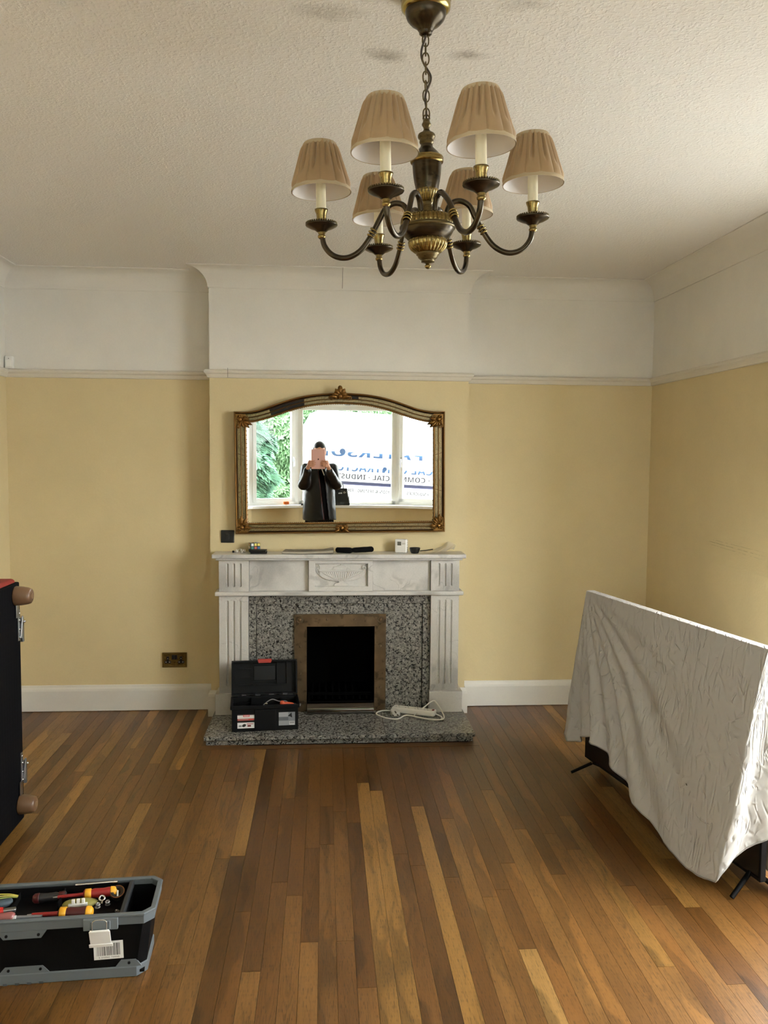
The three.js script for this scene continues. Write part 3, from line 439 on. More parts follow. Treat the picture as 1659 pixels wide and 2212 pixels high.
// ---------- mirror over the mantel ----------
{
  const m = thing('gilt_mirror', 'large arched wall mirror in a gilt frame with foxed glass slips', 'mirror', [0.103, 1.140, ZC + 0.040]);
  m.rotation.set(0.0055, 0, 0.0125);
  const gilt = mat(0xa87f45, 0.34, 0.8, { map: patinaTex }), giltDark = mat(0x6e5130, 0.42, 0.8, { map: patinaTex }), slip = mat(0xb9ab8c, 0.28, 0.75, { map: foxedTex }), gone = mat(0x17120d, 0.8);
  const K = 0.000886, P = (x, y) => [(x - 815) * K, (1060 - y) * K];
  // outer and inner outline as matching stations, clockwise from bottom left
  const archO = [[97, 228], [180, 229], [270, 214], [360, 184], [450, 153], [540, 129], [630, 114], [720, 106], [815, 103], [910, 106], [1000, 114], [1090, 129], [1180, 153], [1270, 184], [1360, 214], [1450, 229], [1533, 228]];
  const archI = [[180, 303], [230, 300], [300, 284], [380, 260], [460, 232], [545, 208], [630, 191], [722, 182], [815, 179], [908, 182], [1000, 191], [1085, 208], [1170, 232], [1250, 260], [1330, 284], [1400, 300], [1450, 303]];
  const O = [], I = [], kind = [];
  const add = (o, i, k) => { O.push(P(...o)); I.push(P(...i)); kind.push(k); };
  const spline = (a, n) => { const c = new THREE.CatmullRomCurve3(a.map(([x, y]) => V(x, y, 0))); return Array.from({ length: n + 1 }, (_, k) => { const q = c.getPoint(k / n); return [q.x, q.y]; }); };
  const NS = 12, NT = 48;
  for (let k = 0; k < NS; k++) add([97, lerp(1060, 228, k / NS)], [180, lerp(984, 303, k / NS)]);
  const so = spline(archO, NT), si = spline(archI, NT); for (let k = 0; k < NT; k++) add(so[k], si[k]);
  for (let k = 0; k < NS; k++) add([1533, lerp(228, 1060, k / NS)], [1450, lerp(303, 984, k / NS)]);
  for (let k = 0; k <= NT; k++) add([lerp(1533, 97, k / NT), 1060], [lerp(1450, 180, k / NT), 984]);
  const ST = O.length - 1, pt = (s, f) => { const i = Math.min(ST - 1, Math.floor(s)), t = s - i; return [lerp(lerp(O[i][0], O[i + 1][0], t), lerp(I[i][0], I[i + 1][0], t), f), lerp(lerp(O[i][1], O[i + 1][1], t), lerp(I[i][1], I[i + 1][1], t), f)]; };
  const band = (s0, s1, prof) => { const n = Math.max(1, Math.round(s1 - s0)); return grid(prof.length - 1, n, (u, v) => { const j = Math.round(u * (prof.length - 1)), [x, y] = pt(lerp(s0, s1, v), prof[j][0]); return [x, y, prof[j][1]]; }); };
  const round = (f0, f1, z0, z1, n = 8) => Array.from({ length: n + 1 }, (_, k) => { const a = Math.PI * k / n; return [lerp(f0, f1, (1 - Math.cos(a)) / 2), z0 + (z1 - z0) * Math.sin(a)]; });
  part('frame_back', merge([band(0, ST, [[0, -0.030], [0, 0.004], [1, 0.004], [1, -0.014]])]), giltDark, m);
  part('outer_rail', band(0, ST, round(0, 0.20, 0, 0.024)), gilt, m);
  part('outer_bead', band(0, ST, round(0.20, 0.28, 0.004, 0.012, 6)), giltDark, m);
  part('middle_rail', band(0, ST, round(0.50, 0.60, 0.004, 0.013, 6)), gilt, m);
  part('inner_rail', band(0, ST, round(0.82, 1.0, 0.002, 0.016)), gilt, m);
  // foxed mirror slips between the rails, broken into lengths; two have fallen out
  const cuts = []; for (let s = 0; s < ST; s += 4) cuts.push([s, Math.min(ST, s + 4)]);
  for (const [a, b] of cuts) for (const [f0, f1, out] of [[0.28, 0.50, 0], [0.60, 0.82, 1]]) {
    const fallen = (a >= NS + 8 && a < NS + 16) || (a >= NS + 24 && a < NS + 28 && out === 0);
    part(fallen ? 'empty_slip' : 'glass_slip', band(a + 0.03, b - 0.03, [[f0, fallen ? 0.0045 : 0.0075], [f1, fallen ? 0.0045 : 0.0075]]), fallen ? gone : slip, m);
  }
  // beaded sight edge
  const beads = []; for (let s = 0; s < ST; s += 0.5) { const [x, y] = pt(s, 0.985); beads.push(new THREE.IcosahedronGeometry(0.0035, 0).translate(x, y, 0.011)); }
  part('beading', merge(beads), gilt, m);
  // looking glass
  const gs = []; for (let s = 0; s <= ST; s++) gs.push(pt(s, 0.97));
  part('looking_glass', new THREE.ShapeGeometry(shapeOf(gs)).translate(0, 0, -0.002), mat(0xeef2ef, 0.0, 1), m);
  // acanthus ornaments
  const leaf = (len, wid, lift) => { const g = grid(6, 10, (u, v) => { const w = wid * Math.sin(Math.PI * Math.pow(v, 0.75)) * (1 + 0.18 * Math.sin(v * 22)), x = (u - 0.5) * 2 * w; return [x, v * len, lift * Math.sin(Math.PI * Math.min(1, v * 0.9)) + 0.006 * Math.cos(u * Math.PI * 2) * -1 * Math.sin(Math.PI * v) + 0.012 * v * v]; }); return g; };
  const scroll = (cx, cy, r, dir, start) => { const pts = []; for (let k = 0; k <= 18; k++) { const t = k / 18 * Math.PI * 3, q = r * (1 - k / 22); pts.push([cx + q * Math.cos(start + dir * t), cy + q * Math.sin(start + dir * t), 0.02 + 0.006 * k / 18]); } return tube(pts, r * 0.2, 36, 6); };
  const spray = (angles, len, wid) => { const b = []; for (const a of angles) b.push(leaf(len * (0.8 + 0.2 * Math.cos(a * 3)), wid, 0.014).rotateZ(a).translate(0, 0, 0.014)); b.push(ball(0.013, 0, 0, 0.026, 1, 1, 0.8, 12)); for (const a of angles) b.push(ball(0.0055, -Math.sin(a) * len * 0.42, Math.cos(a) * len * 0.42, 0.030, 1, 1, 1, 8)); return b; };
  const deg = Math.PI / 180;
  for (const [sx, sy] of [[-1, 0], [1, 0], [-1, 1], [1, 1]]) {
    const cx = sx * 0.596, cy = sy ? 0.688 : 0.042, b = [];
    const inA = sy ? 180 : 0, base = sx < 0 ? (sy ? -135 : -45) : (sy ? 135 : 45);
    b.push(...spray([base - 48, base - 20, base, base + 20, base + 48].map((d) => d * deg), 0.074, 0.017));
    b.push(...spray([base + 180, base + 150, base - 150].map((d) => d * deg), 0.036, 0.011).slice(0, 3));
    b.push(scroll(-sx * 0.030, sy ? 0.012 : -0.012, 0.016, sx, 1), scroll(sx * 0.012, sy ? -0.040 : 0.040, 0.015, -sx, 2));
    part('corner_ornament', merge([...b, box(0.064, 0.066, 0.016, 0, 0, 0.008)]).translate(cx, cy, 0.002), gilt, m);
  }
  part('crest_ornament', merge([...spray([0, 28, -28, 62, -62, 95, -95].map((d) => d * deg), 0.066, 0.019), ...spray([150, 180, 210].map((d) => d * deg), 0.030, 0.010).slice(0, 3), scroll(-0.045, -0.012, 0.017, 1, 0.5), scroll(0.045, -0.012, 0.017, -1, 2.6), ball(0.012, 0, 0.052, 0.022, 1, 1.3, 0.7)]).scale(1.15, 0.95, 1).translate(0, 0.826, 0.006), gilt, m);
  part('base_ornament', merge([...spray([90, -90, 60, -60, 120, -120].map((d) => d * deg), 0.052, 0.015), scroll(-0.026, 0.012, 0.012, 1, 0), scroll(0.026, 0.012, 0.012, -1, 3)]).translate(0.004, 0.034, 0.004), gilt, m);
}
// ---------- chandelier ----------
{
  const AX = 0.240, AZ = -2.09, c = thing('chandelier', 'six-arm antique brass chandelier with pleated beige candle shades hanging on a chain', 'chandelier', [AX, H, AZ]);
  const hang = new THREE.Matrix4().makeTranslation(0, -0.09, 0).multiply(new THREE.Matrix4().makeRotationZ(0.022)).multiply(new THREE.Matrix4().makeTranslation(0, 0.09, 0));
  const cp = (name, g, m, parent = c) => part(name, g.applyMatrix4(hang), m, parent);
  const bronze = phys(0x5e5546, 0.27, { metalness: 0.85, map: patinaTex }), brass = mat(0xbaa66e, 0.26, 1, { map: patinaTex }), old = mat(0x8a7d5c, 0.36, 0.9, { map: patinaTex });
  // ceiling rose
  part('rose_ring', lathe([[0, 0], [0.056, 0], [0.060, -0.004], [0.061, -0.010], [0.058, -0.016], [0.060, -0.020], [0.059, -0.030], [0.052, -0.036], [0.046, -0.037]], 48), mat(0xb5a468, 0.2, 1), c);
  part('rose_bell', lathe([[0.050, -0.034], [0.049, -0.044], [0.045, -0.054], [0.036, -0.064], [0.026, -0.071], [0.020, -0.077], [0.017, -0.082], [0.015, -0.083], [0.0155, -0.088], [0.010, -0.092], [0, -0.093]], 40), bronze, c);
  const Y = (yc) => 2.43 - (yc - 493) * 0.00022 - H, R = (w) => w * 0.000225;
  const prof = (list) => list.map(([y, w]) => [R(w), Y(y)]);
  // chain
  const yTop = -0.092, yBot = Y(488), n = 9, step = (yTop - yBot) / n;
  for (let k = 0; k < n; k++) {
    const L = step / 2 + 0.0036, pts = []; for (let i = 0; i < 16; i++) { const t = i / 16 * 6.2832; pts.push([0.0078 * Math.cos(t), L * Math.sign(Math.sin(t)) * Math.pow(Math.abs(Math.sin(t)), 0.8), 0]); }
    const g = tube(pts, 0.0018, 28, 6, true); g.rotateY((k % 2 ? 1.35 : 0.15) + 0.2 * Math.sin(k * 2.1)).translate(0, yTop - step * (k + 0.5), 0); cp('chain_link', g, old);
  }
  { const pts = []; for (let k = 0; k <= 26; k++) { const t = k / 26, a = 1.2 + t * 9.5, w = 0.0135 * Math.sin(Math.PI * Math.min(1, t * 1.1 + 0.05)); pts.push([w * Math.cos(a), lerp(-0.086, yBot + 0.002, t), w * Math.sin(a) * 0.7]); } cp('cord', tube(pts, 0.0027, 90, 7), mat(0x4a3f33, 0.6)); }
  // turned column
  cp('top_loop', new THREE.TorusGeometry(0.0075, 0.002, 8, 20).translate(0, Y(480), 0), old);
  cp('column_cap', lathe(prof([[492, 0], [494, 36], [520, 38], [532, 44], [545, 50], [560, 48], [575, 36], [600, 30], [625, 44], [650, 86], [665, 94], [685, 95], [700, 88], [712, 72], [730, 78], [748, 76], [765, 64]]), 32), old);
  cp('column', lathe(prof([[760, 64], [790, 68], [815, 88], [845, 118], [885, 150], [900, 160]]), 32), bronze);
  cp('column_band', lathe(prof([[893, 158], [902, 176], [918, 181], [930, 172], [944, 181], [960, 176], [972, 160]]), 40), brass);
  cp('column_vase', lathe(prof([[968, 160], [1010, 156], [1090, 150], [1170, 139], [1250, 122], [1300, 112]]), 40), bronze);
  const gad = (list, count, amp, phase = 0) => { const N = count * 8, pr = prof(list); return grid(N, pr.length - 1, (u, v) => { const j = Math.round(v * (pr.length - 1)), a = u * 6.28318, k = Math.abs(Math.cos(a * count / 2 + phase)), e = Math.sin(Math.PI * j / (pr.length - 1)); const r = pr[j][0] * (1 - amp * e * (1 - Math.pow(k, 0.6))); return [r * Math.cos(a), pr[j][1], -r * Math.sin(a)]; }, true); };
  cp('vase_gadroon', gad([[1248, 118], [1262, 124], [1290, 119], [1320, 109], [1350, 93], [1375, 74], [1390, 62]], 18, 0.10), brass);
  cp('column_neck', lathe(prof([[1385, 62], [1398, 66], [1408, 55], [1425, 52], [1440, 62], [1465, 66], [1500, 76], [1530, 90], [1545, 110], [1550, 150]]), 32), old);
  cp('bowl_top', lathe(prof([[1528, 90], [1536, 160], [1541, 240], [1548, 262], [1552, 266]]), 48), old);
  cp('bowl_gadroon', gad([[1546, 258], [1556, 280], [1580, 290], [1605, 293], [1630, 296], [1648, 290]], 36, 0.07), brass);
  cp('bowl_rim', lathe(prof([[1644, 288], [1655, 304], [1672, 306], [1685, 298], [1692, 284]]), 48), old);
  cp('bowl', lathe(prof([[1688, 290], [1710, 280], [1745, 262], [1780, 228], [1800, 200]]), 48), bronze);
  cp('bowl_flutes', gad([[1792, 196], [1805, 210], [1835, 216], [1870, 208], [1905, 186], [1932, 152], [1945, 124]], 24, 0.10), brass);
  cp('lower_cap', lathe(prof([[1938, 120], [1950, 128], [1962, 126], [1975, 110], [1995, 104], [2012, 86], [2022, 68], [2030, 74], [2042, 72], [2050, 40], [2062, 22], [2068, 20]]), 32), old);
  cp('finial', lathe(prof([[2062, 20], [2072, 30], [2085, 35], [2100, 31], [2112, 18], [2117, 0]]), 20), brass);
  // arms: [angle, reach]
  const arms = [[-171, 0.262], [117, 0.262], [74, 0.292], [7, 0.256], [-60, 0.274], [-110, 0.296]];
  const shadeCloth = phys(0xbb9f78, 0.9, { transmission: 0.28, thickness: 0, bumpMap: weaveBump, bumpScale: 0.0002, side: THREE.DoubleSide }), trimCloth = mat(0xbcab8c, 0.9), lining = phys(0xf2ece4, 0.85, { transmission: 0.30, thickness: 0, side: THREE.DoubleSide });
  const candle = mat(0xe8dfc0, 0.5), D = (h) => h - H;
  arms.forEach(([deg, reach], ai) => {
    const a = deg * Math.PI / 180, r = rng(500 + ai), ux = Math.cos(a), uz = Math.sin(a), Q = (d, h) => [ux * d, D(h), uz * d], k = reach / 0.27;
    const arm = cp('arm', merge([
      tube([Q(0.046, 2.178), Q(0.047, 2.205), Q(0.058, 2.228), Q(0.080, 2.234), Q(0.102, 2.222), Q(0.122 * k, 2.195), Q(0.142 * k, 2.160), Q(0.170 * k, 2.124), Q(0.205 * k, 2.107), Q(0.240 * k, 2.113), Q(0.263 * k, 2.137), Q(reach, 2.170)], 0.0068, 64, 10),
    ]), bronze);
    const p = V(...Q(0.131 * k, 2.180)), q = V(...Q(0.152 * k, 2.145)), dir = q.clone().sub(p).normalize();
    const ring = (t, rr) => { const g = new THREE.TorusGeometry(rr, 0.0026, 6, 16); g.applyQuaternion(new THREE.Quaternion().setFromUnitVectors(V(0, 0, 1), dir)); const m = p.clone().lerp(q, t); return g.translate(m.x, m.y, m.z); };
    cp('knuckle', merge([ring(0.25, 0.0078), ring(0.45, 0.0084), ring(0.65, 0.0078)]), brass, arm);
    const up = (pts, seg = 24) => { const g = lathe(pts.map(([rr, h]) => [rr, D(h)]), seg); return g.translate(ux * reach, 0, uz * reach); };
    cp('collar', up([[0.0065, 2.155], [0.0095, 2.158], [0.010, 2.162], [0.0075, 2.165], [0.0095, 2.169], [0.008, 2.173], [0.008, 2.176]]), brass, arm);
    cp('drip_pan', up([[0.007, 2.170], [0.012, 2.172], [0.018, 2.177], [0.029, 2.181], [0.0385, 2.186], [0.040, 2.1885], [0.0385, 2.191], [0.033, 2.190], [0.028, 2.1885], [0.014, 2.187], [0.010, 2.190], [0.008, 2.194]], 40), bronze, arm);
    const beads = []; for (let b = 0; b < 40; b++) { const t = b / 40 * 6.2832; beads.push(new THREE.IcosahedronGeometry(0.0025, 0).translate(ux * reach + 0.0375 * Math.cos(t), D(2.1925), uz * reach + 0.0375 * Math.sin(t))); }
    cp('pan_beading', merge(beads), old, arm);
    cp('candle_cup', up([[0.008, 2.190], [0.012, 2.193], [0.0105, 2.198], [0.0118, 2.204], [0.0128, 2.214], [0.0158, 2.222], [0.0165, 2.226], [0.0128, 2.227]]), brass, arm);
    cp('candle_sleeve', up([[0.0118, 2.222], [0.0122, 2.224], [0.0122, 2.312], [0.0112, 2.314], [0, 2.315]]), candle, arm);
    cp('bulb', up([[0.008, 2.312], [0.010, 2.322], [0.0165, 2.338], [0.0175, 2.350], [0.013, 2.364], [0.006, 2.378], [0, 2.382]], 16), phys(0xf4f0e6, 0.4, { transmission: 0.3, thickness: 0 }), arm);
    // shade: gathered cloth over a white lining, bound top and bottom
    const b0 = 2.268, b1 = 2.383, r0 = 0.0715, r1 = 0.0375, lean = [0.03 * (r() - 0.5), 0.05 * (r() - 0.5)], tilt = (x, y, z) => { const s = y - 2.33; return [ux * reach + x + lean[0] * s * 2, D(y + lean[1] * x), uz * reach + z]; };
    const N = 12, ph = Array.from({ length: N }, () => [r() * 0.5 + 0.75, r() * 0.3 - 0.15]);
    const shade = cp('lamp_shade', grid(N * 22, 18, (u, v) => {
      const s = u * N, i = Math.floor(s) % N, f = s - Math.floor(s), y = lerp(b0, b1, v), rr = lerp(r0, r1, v), e = smooth(0.0, 0.16, v) * (0.35 + 0.65 * smooth(1.0, 0.85, v));
      const fold = Math.pow(Math.abs(Math.sin(Math.PI * (f + ph[i][1] * Math.sin(Math.PI * v) * Math.sin(Math.PI * f)))), 0.55), slit = Math.exp(-(((f - 0.5 - 0.12 * (v - 0.5)) / 0.11) ** 2)) * smooth(0.25, 0.5, v) * ph[(i + 3) % N][0];
      const q = rr + 0.0008 + e * (0.0062 * fold * ph[i][0] - 0.0088 * slit), a2 = u * 6.28318; return tilt(q * Math.cos(a2), y, -q * Math.sin(a2));
    }, true), shadeCloth);
    for (const [nm, y0, y1] of [['bottom_trim', b0 - 0.001, b0 + 0.009], ['top_trim', b1 - 0.009, b1 + 0.001]]) cp(nm, grid(48, 4, (u, v) => { const y = lerp(y0, y1, v), rr = lerp(r0, r1, (y - b0) / (b1 - b0)) + 0.0022 + 0.0012 * Math.sin(Math.PI * v), a2 = u * 6.28318; return tilt(rr * Math.cos(a2), y, -rr * Math.sin(a2)); }, true), trimCloth, shade);
    cp('shade_lining', grid(48, 6, (u, v) => { const y = lerp(b0 - 0.0005, b1, v), rr = lerp(r0, r1, (y - b0) / (b1 - b0)) - 0.0045 * smooth(0, 0.08, v), a2 = u * 6.28318; return tilt(rr * Math.cos(a2), y, -rr * Math.sin(a2)); }, true), lining, shade);
    for (let j = 0; j < 3; j++) { const t = j * 2.094; cp('clip_wire', tube([tilt(0.036 * Math.cos(t), b1 - 0.004, 0.036 * Math.sin(t)), tilt(0.024 * Math.cos(t), b1 - 0.012, 0.024 * Math.sin(t)), tilt(0.0165 * Math.cos(t), 2.350, 0.0165 * Math.sin(t))], 0.0011, 8, 5), M.steel, shade); }
  });
}
// ---------- wall fittings ----------
{
  const s = thing('blank_plate', 'square black switch plate on the chimney breast beside the mirror', 'switch plate', [-0.586, 1.115, ZC]);
  part('plate', rbox2(-0.040, 0.040, -0.0385, 0.0385, 0, 0.009, 0.004, 2), mat(0x161513, 0.45), s);
  part('rocker', rbox2(-0.010, 0.010, -0.016, 0.016, 0.008, 0.012, 0.002), mat(0x0f0f0e, 0.4), s);
  const d = thing('double_socket', 'brass double wall socket with black inserts in the alcove', 'socket', [-0.9365, 0.3205, ZA]);
  const br = mat(0xa38c55, 0.32, 0.85, { map: patinaTex });
  part('plate', merge([rbox2(-0.076, 0.076, -0.0465, 0.0465, 0, 0.008, 0.003, 2), ext([[-0.076, -0.0465], [0.076, -0.0465], [0.076, 0.0465], [-0.076, 0.0465]], 0.012, 0.002, [[[-0.066, -0.037], [-0.066, 0.037], [0.066, 0.037], [0.066, -0.037]]])]), br, d);
  const ins = mat(0x0d0b0b, 0.5), pin = mat(0xd8d2c4, 0.4);
  for (const x of [-0.042, 0.040]) {
    const o = part('outlet', merge([rbox2(x - 0.008, x + 0.008, -0.006, 0.022, 0.006, 0.0105, 0.001), rbox2(x - 0.020, x + 0.020, -0.022, -0.005, 0.006, 0.0105, 0.001)]), ins, d);
    part('shutter', merge([box(0.003, 0.006, 0.001, x, 0.009, 0.0106), box(0.009, 0.004, 0.001, x - 0.011, -0.013, 0.0106), box(0.009, 0.004, 0.001, x + 0.011, -0.013, 0.0106)]), pin, o);
  }
  part('switch', merge([rbox2(-0.017, -0.001, 0.003, 0.031, 0.006, 0.012, 0.002), rbox2(0.000, 0.016, 0.003, 0.031, 0.006, 0.012, 0.002)]), ins, d);
  const a = thing('alarm_sensor', 'small white alarm sensor box standing on the picture rail in the corner', 'alarm sensor', [-1.902, RAIL + 0.05, ZA + 0.0]);
  part('housing', rbox2(-0.024, 0.024, 0, 0.074, 0.001, 0.034, 0.006, 2), M.whitePlastic, a); part('lens', rbox2(-0.016, 0.016, 0.010, 0.050, 0.033, 0.040, 0.005, 2), mat(0xf1efe6, 0.35), a); part('led', ball(0.0025, 0, 0.060, 0.034, 1, 1, 0.6, 8), mat(0x222222, 0.3), a);
}
// ---------- things on the mantel ----------
const YM = 1.0245;
{
  const p = thing('wire_connectors', 'tangle of small white plastic connectors at the end of the mantel', 'connectors', [-0.506, YM, -5.075]), r = rng(61), wp = mat(0xd9d4c5, 0.5);
  for (const [x, z, s, t] of [[-0.016, 0.006, 1, 0.4], [0.006, -0.01, 1.1, 1.3], [0.026, 0.002, 0.9, 2.4], [0.014, 0.018, 0.8, 0.2]]) part('connector', at(merge([rbox(0.017 * s, 0.012, 0.011, 0.003), cyl(0.0035, 0.003, 0.009, 0.005, 0.009, 0, 8), cyl(0.0035, 0.003, 0.009, -0.005, 0.009, 0, 8)]), x, 0.0065 + 0.0, z, 0.0, t, 0), wp, p);
  part('black_tip', at(rbox(0.013, 0.012, 0.012, 0.003), -0.038, 0.0065, 0.004, 0, 0.3, 0), M.blackPlastic, p);
  part('lead', tube([[-0.034, 0.006, 0.004], [-0.024, 0.013, 0.010], [-0.010, 0.017, 0.002], [0.006, 0.022, 0.006], [0.02, 0.014, 0.012], [0.033, 0.004, 0.008]], 0.002, 30, 6), wp, p);
}
{
  const p = thing('puzzle_cube', 'colour puzzle cube standing behind the black coasters', 'puzzle cube', [-0.420, YM, -5.098]); p.rotation.y = 0.32;
  const s = 0.057, u = s / 3, col = { w: 0xe9e9e2, y: 0xd9c95c, g: 0x3d7f72, r: 0xb8604a, b: 0x2f5f8c, o: 0xc98a3c };
  part('core', rbox2(-s / 2 + 0.002, s / 2 - 0.002, 0.002, s - 0.002, -s / 2 + 0.002, s / 2 - 0.002, 0.002), M.blackPlastic, p);
  for (let i = 0; i < 3; i++) for (let j = 0; j < 3; j++) for (let k = 0; k < 3; k++) if (i !== 1 || j !== 1 || k !== 1) part('cubelet', rbox(u - 0.0006, u - 0.0006, u - 0.0006, 0.002, (i - 1) * u, (j + 0.5) * u, (k - 1) * u, 1), M.blackPlastic, p);
  const sm = {}; for (const k in col) sm[k] = mat(col[k], 0.35);
  const front = 'brgrbwgrbwyy', rows = [['b', 'g', 'w'], ['g', 'r', 'b'], ['w', 'y', 'y']], side = [['g', 'b', 'o'], ['w', 'o', 'g'], ['r', 'y', 'b']];
  for (let j = 0; j < 3; j++) for (let i = 0; i < 3; i++) {
    part('sticker', box(u * 0.80, u * 0.80, 0.0006, (i - 1) * u, (j + 0.5) * u, s / 2 + 0.0002), sm[rows[j][i]], p);
    part('sticker', box(0.0006, u * 0.80, u * 0.80, -s / 2 - 0.0002, (j + 0.5) * u, (i - 1) * u), sm[side[j][i]], p);
    part('sticker', box(u * 0.80, 0.0006, u * 0.80, (i - 1) * u, s + 0.0002, (j - 1) * u), sm[['w', 'o', 'g'][(i + j) % 3]], p);
  }
  const labels = ['black square coaster, the upper one leaning out on its pair', 'black square coaster lying flat under its pair'];
  for (let k = 0; k < 2; k++) { const c = thing('coaster', labels[1 - k], 'coaster', [-0.390 + k * -0.004, YM + k * 0.0105, -5.040 + k * 0.004], 'coasters on the mantel'); c.rotation.y = k ? -0.06 : 0.05; part('pad', rbox(0.098, 0.0085, 0.07, 0.004, 0, 0.0045, 0), mat(k ? 0x16161a : 0x0d0d0e, 0.35), c); part('edge_band', rbox(0.1, 0.003, 0.072, 0.0014, 0, 0.0095, 0), M.blackPlastic, c); }
}
{
  const page = canvasTex(512, 256, (g, w, h) => { g.fillStyle = '#8d8576'; g.fillRect(0, 0, w, h); const r = rng(63); for (let i = 0; i < 26; i++) { g.fillStyle = ['#6d6455', '#a79c86', '#5b5346', '#b9b09b', '#7b6c58'][i % 5]; g.fillRect(r() * w, r() * h, 40 + r() * 90, 12 + r() * 40); } for (let i = 0; i < 60; i++) { g.fillStyle = 'rgba(50,45,38,0.5)'; g.fillRect(r() * w, r() * h, 30 + r() * 60, 2); } });
  const n = thing('folded_newspaper', 'folded grey newspaper lying along the mantel shelf', 'newspaper', [-0.098, YM, -5.055]); n.rotation.y = 0.02;
  const pg = [mat(0xffffff, 0.85, 0, { map: page, side: THREE.DoubleSide }), mat(0xa49b88, 0.9, 0, { side: THREE.DoubleSide })];
  for (let k = 0; k < 5; k++) { const lift = 0.003 + k * 0.0034, e = 0.004 * k; part('sheet', grid(24, 8, (u, v) => { const x = (u - 0.5) * (0.31 - e), z = (v - 0.5) * (0.12 - e); return [x + k * 0.002, lift + 0.010 * smooth(0.75, 1, u) * (k / 4) + 0.003 * Math.sin(u * 9 + k) * (k / 5) * v, z]; }), k === 4 ? pg[0] : pg[1], n); }
  part('fold', merge([0, 1].map((k) => tube([[-0.152, 0.006 + 0.006 * k, 0.057], [0, 0.005 + 0.006 * k, 0.058], [0.150, 0.009 + 0.009 * k, 0.057]], 0.0045 - 0.001 * k, 20, 8))), pg[1], n);
}
single('soft_pouch', nets((x, y, z) => { const a = capsule([-0.10, 0.018, 0], [-0.03, 0.016, 0.004], 0.016, 0.018)(x, y * 1.0, z * 0.55), b = capsule([0.0, 0.018, 0.004], [0.10, 0.022, -0.002], 0.015, 0.017)(x, y, z * 0.55); return Math.max(smin(a, b, 0.012) + 0.002 * (n3(x * 60, y * 60, z * 60, 7) - 0.5), -y + 0.0004); }, [-0.135, -0.004, -0.05], [0.135, 0.05, 0.05], 0.0035).translate(0.183, YM, -5.055), phys(0x060607, 0.8, { specularIntensity: 0.3 }), 'long soft black pouch pinched in the middle, on the mantel', 'pouch');
{
  const t = thing('thermostat', 'white box thermostat with a small grey display on the mantel', 'thermostat', [0.468, YM, -5.07]); t.rotation.y = -0.42;
  part('case', rbox2(-0.036, 0.036, 0, 0.082, -0.016, 0.016, 0.004, 2), M.whitePlastic, t); part('side_grip', rbox2(0.0355, 0.0375, 0.006, 0.076, -0.012, 0.012, 0.0008), mat(0xf5f4ee, 0.4), t);
  part('display', box2(-0.020, 0.004, 0.045, 0.068, 0.0158, 0.0166), mat(0x6d6d62, 0.25), t); for (let k = 0; k < 3; k++) part('button', rbox2(0.010 + k * 0.008, 0.016 + k * 0.008, 0.052, 0.060, 0.0155, 0.0175, 0.001), mat(0xcfccc2, 0.5), t);
  part('label_line', merge([0, 1, 2, 3].map((k) => box(0.0008, 0.003, 0.016, 0.0378, 0.02 + k * 0.014, 0))), mat(0xb9b6ab, 0.6), t);
}
{
  const d = thing('small_dish', 'small dark round dish with a thin black handle beside the thermostat', 'dish', [0.548, YM, -5.045]);
  part('bowl', lathe([[0, 0], [0.022, 0], [0.026, 0.006], [0.031, 0.020], [0.033, 0.032], [0.031, 0.033], [0.028, 0.021], [0.022, 0.008], [0, 0.007]], 32), mat(0x1d1f1f, 0.3), d);
  part('handle', tube([[0.031, 0.014, 0.004], [0.060, 0.017, 0.012], [0.090, 0.022, 0.018], [0.108, 0.025, 0.021]], 0.0032, 20, 7), mat(0x0c0c0c, 0.5), d);
  part('contents', cyl(0.027, 0.029, 0.002, 0, 0.026, 0, 24), mat(0x4e524f, 0.5), d);
}
single('plastic_sleeve', grid(30, 16, (u, v) => { const x = lerp(0.600, 0.790, u), lift = 0.004 + 0.055 * smooth(0.25, 0.95, u) * (0.35 + 0.65 * (1 - v)) + 0.006 * Math.sin(u * 17 + v * 5) * u; return [x + 0.01 * Math.sin(v * 4), YM + lift + 0.0005, lerp(-5.125, -5.010, v)]; }), phys(0xe6e2d6, 0.35, { transmission: 0.55, thickness: 0, side: THREE.DoubleSide }), 'crumpled sheet of clear plastic at the end of the mantel', 'plastic sheet');

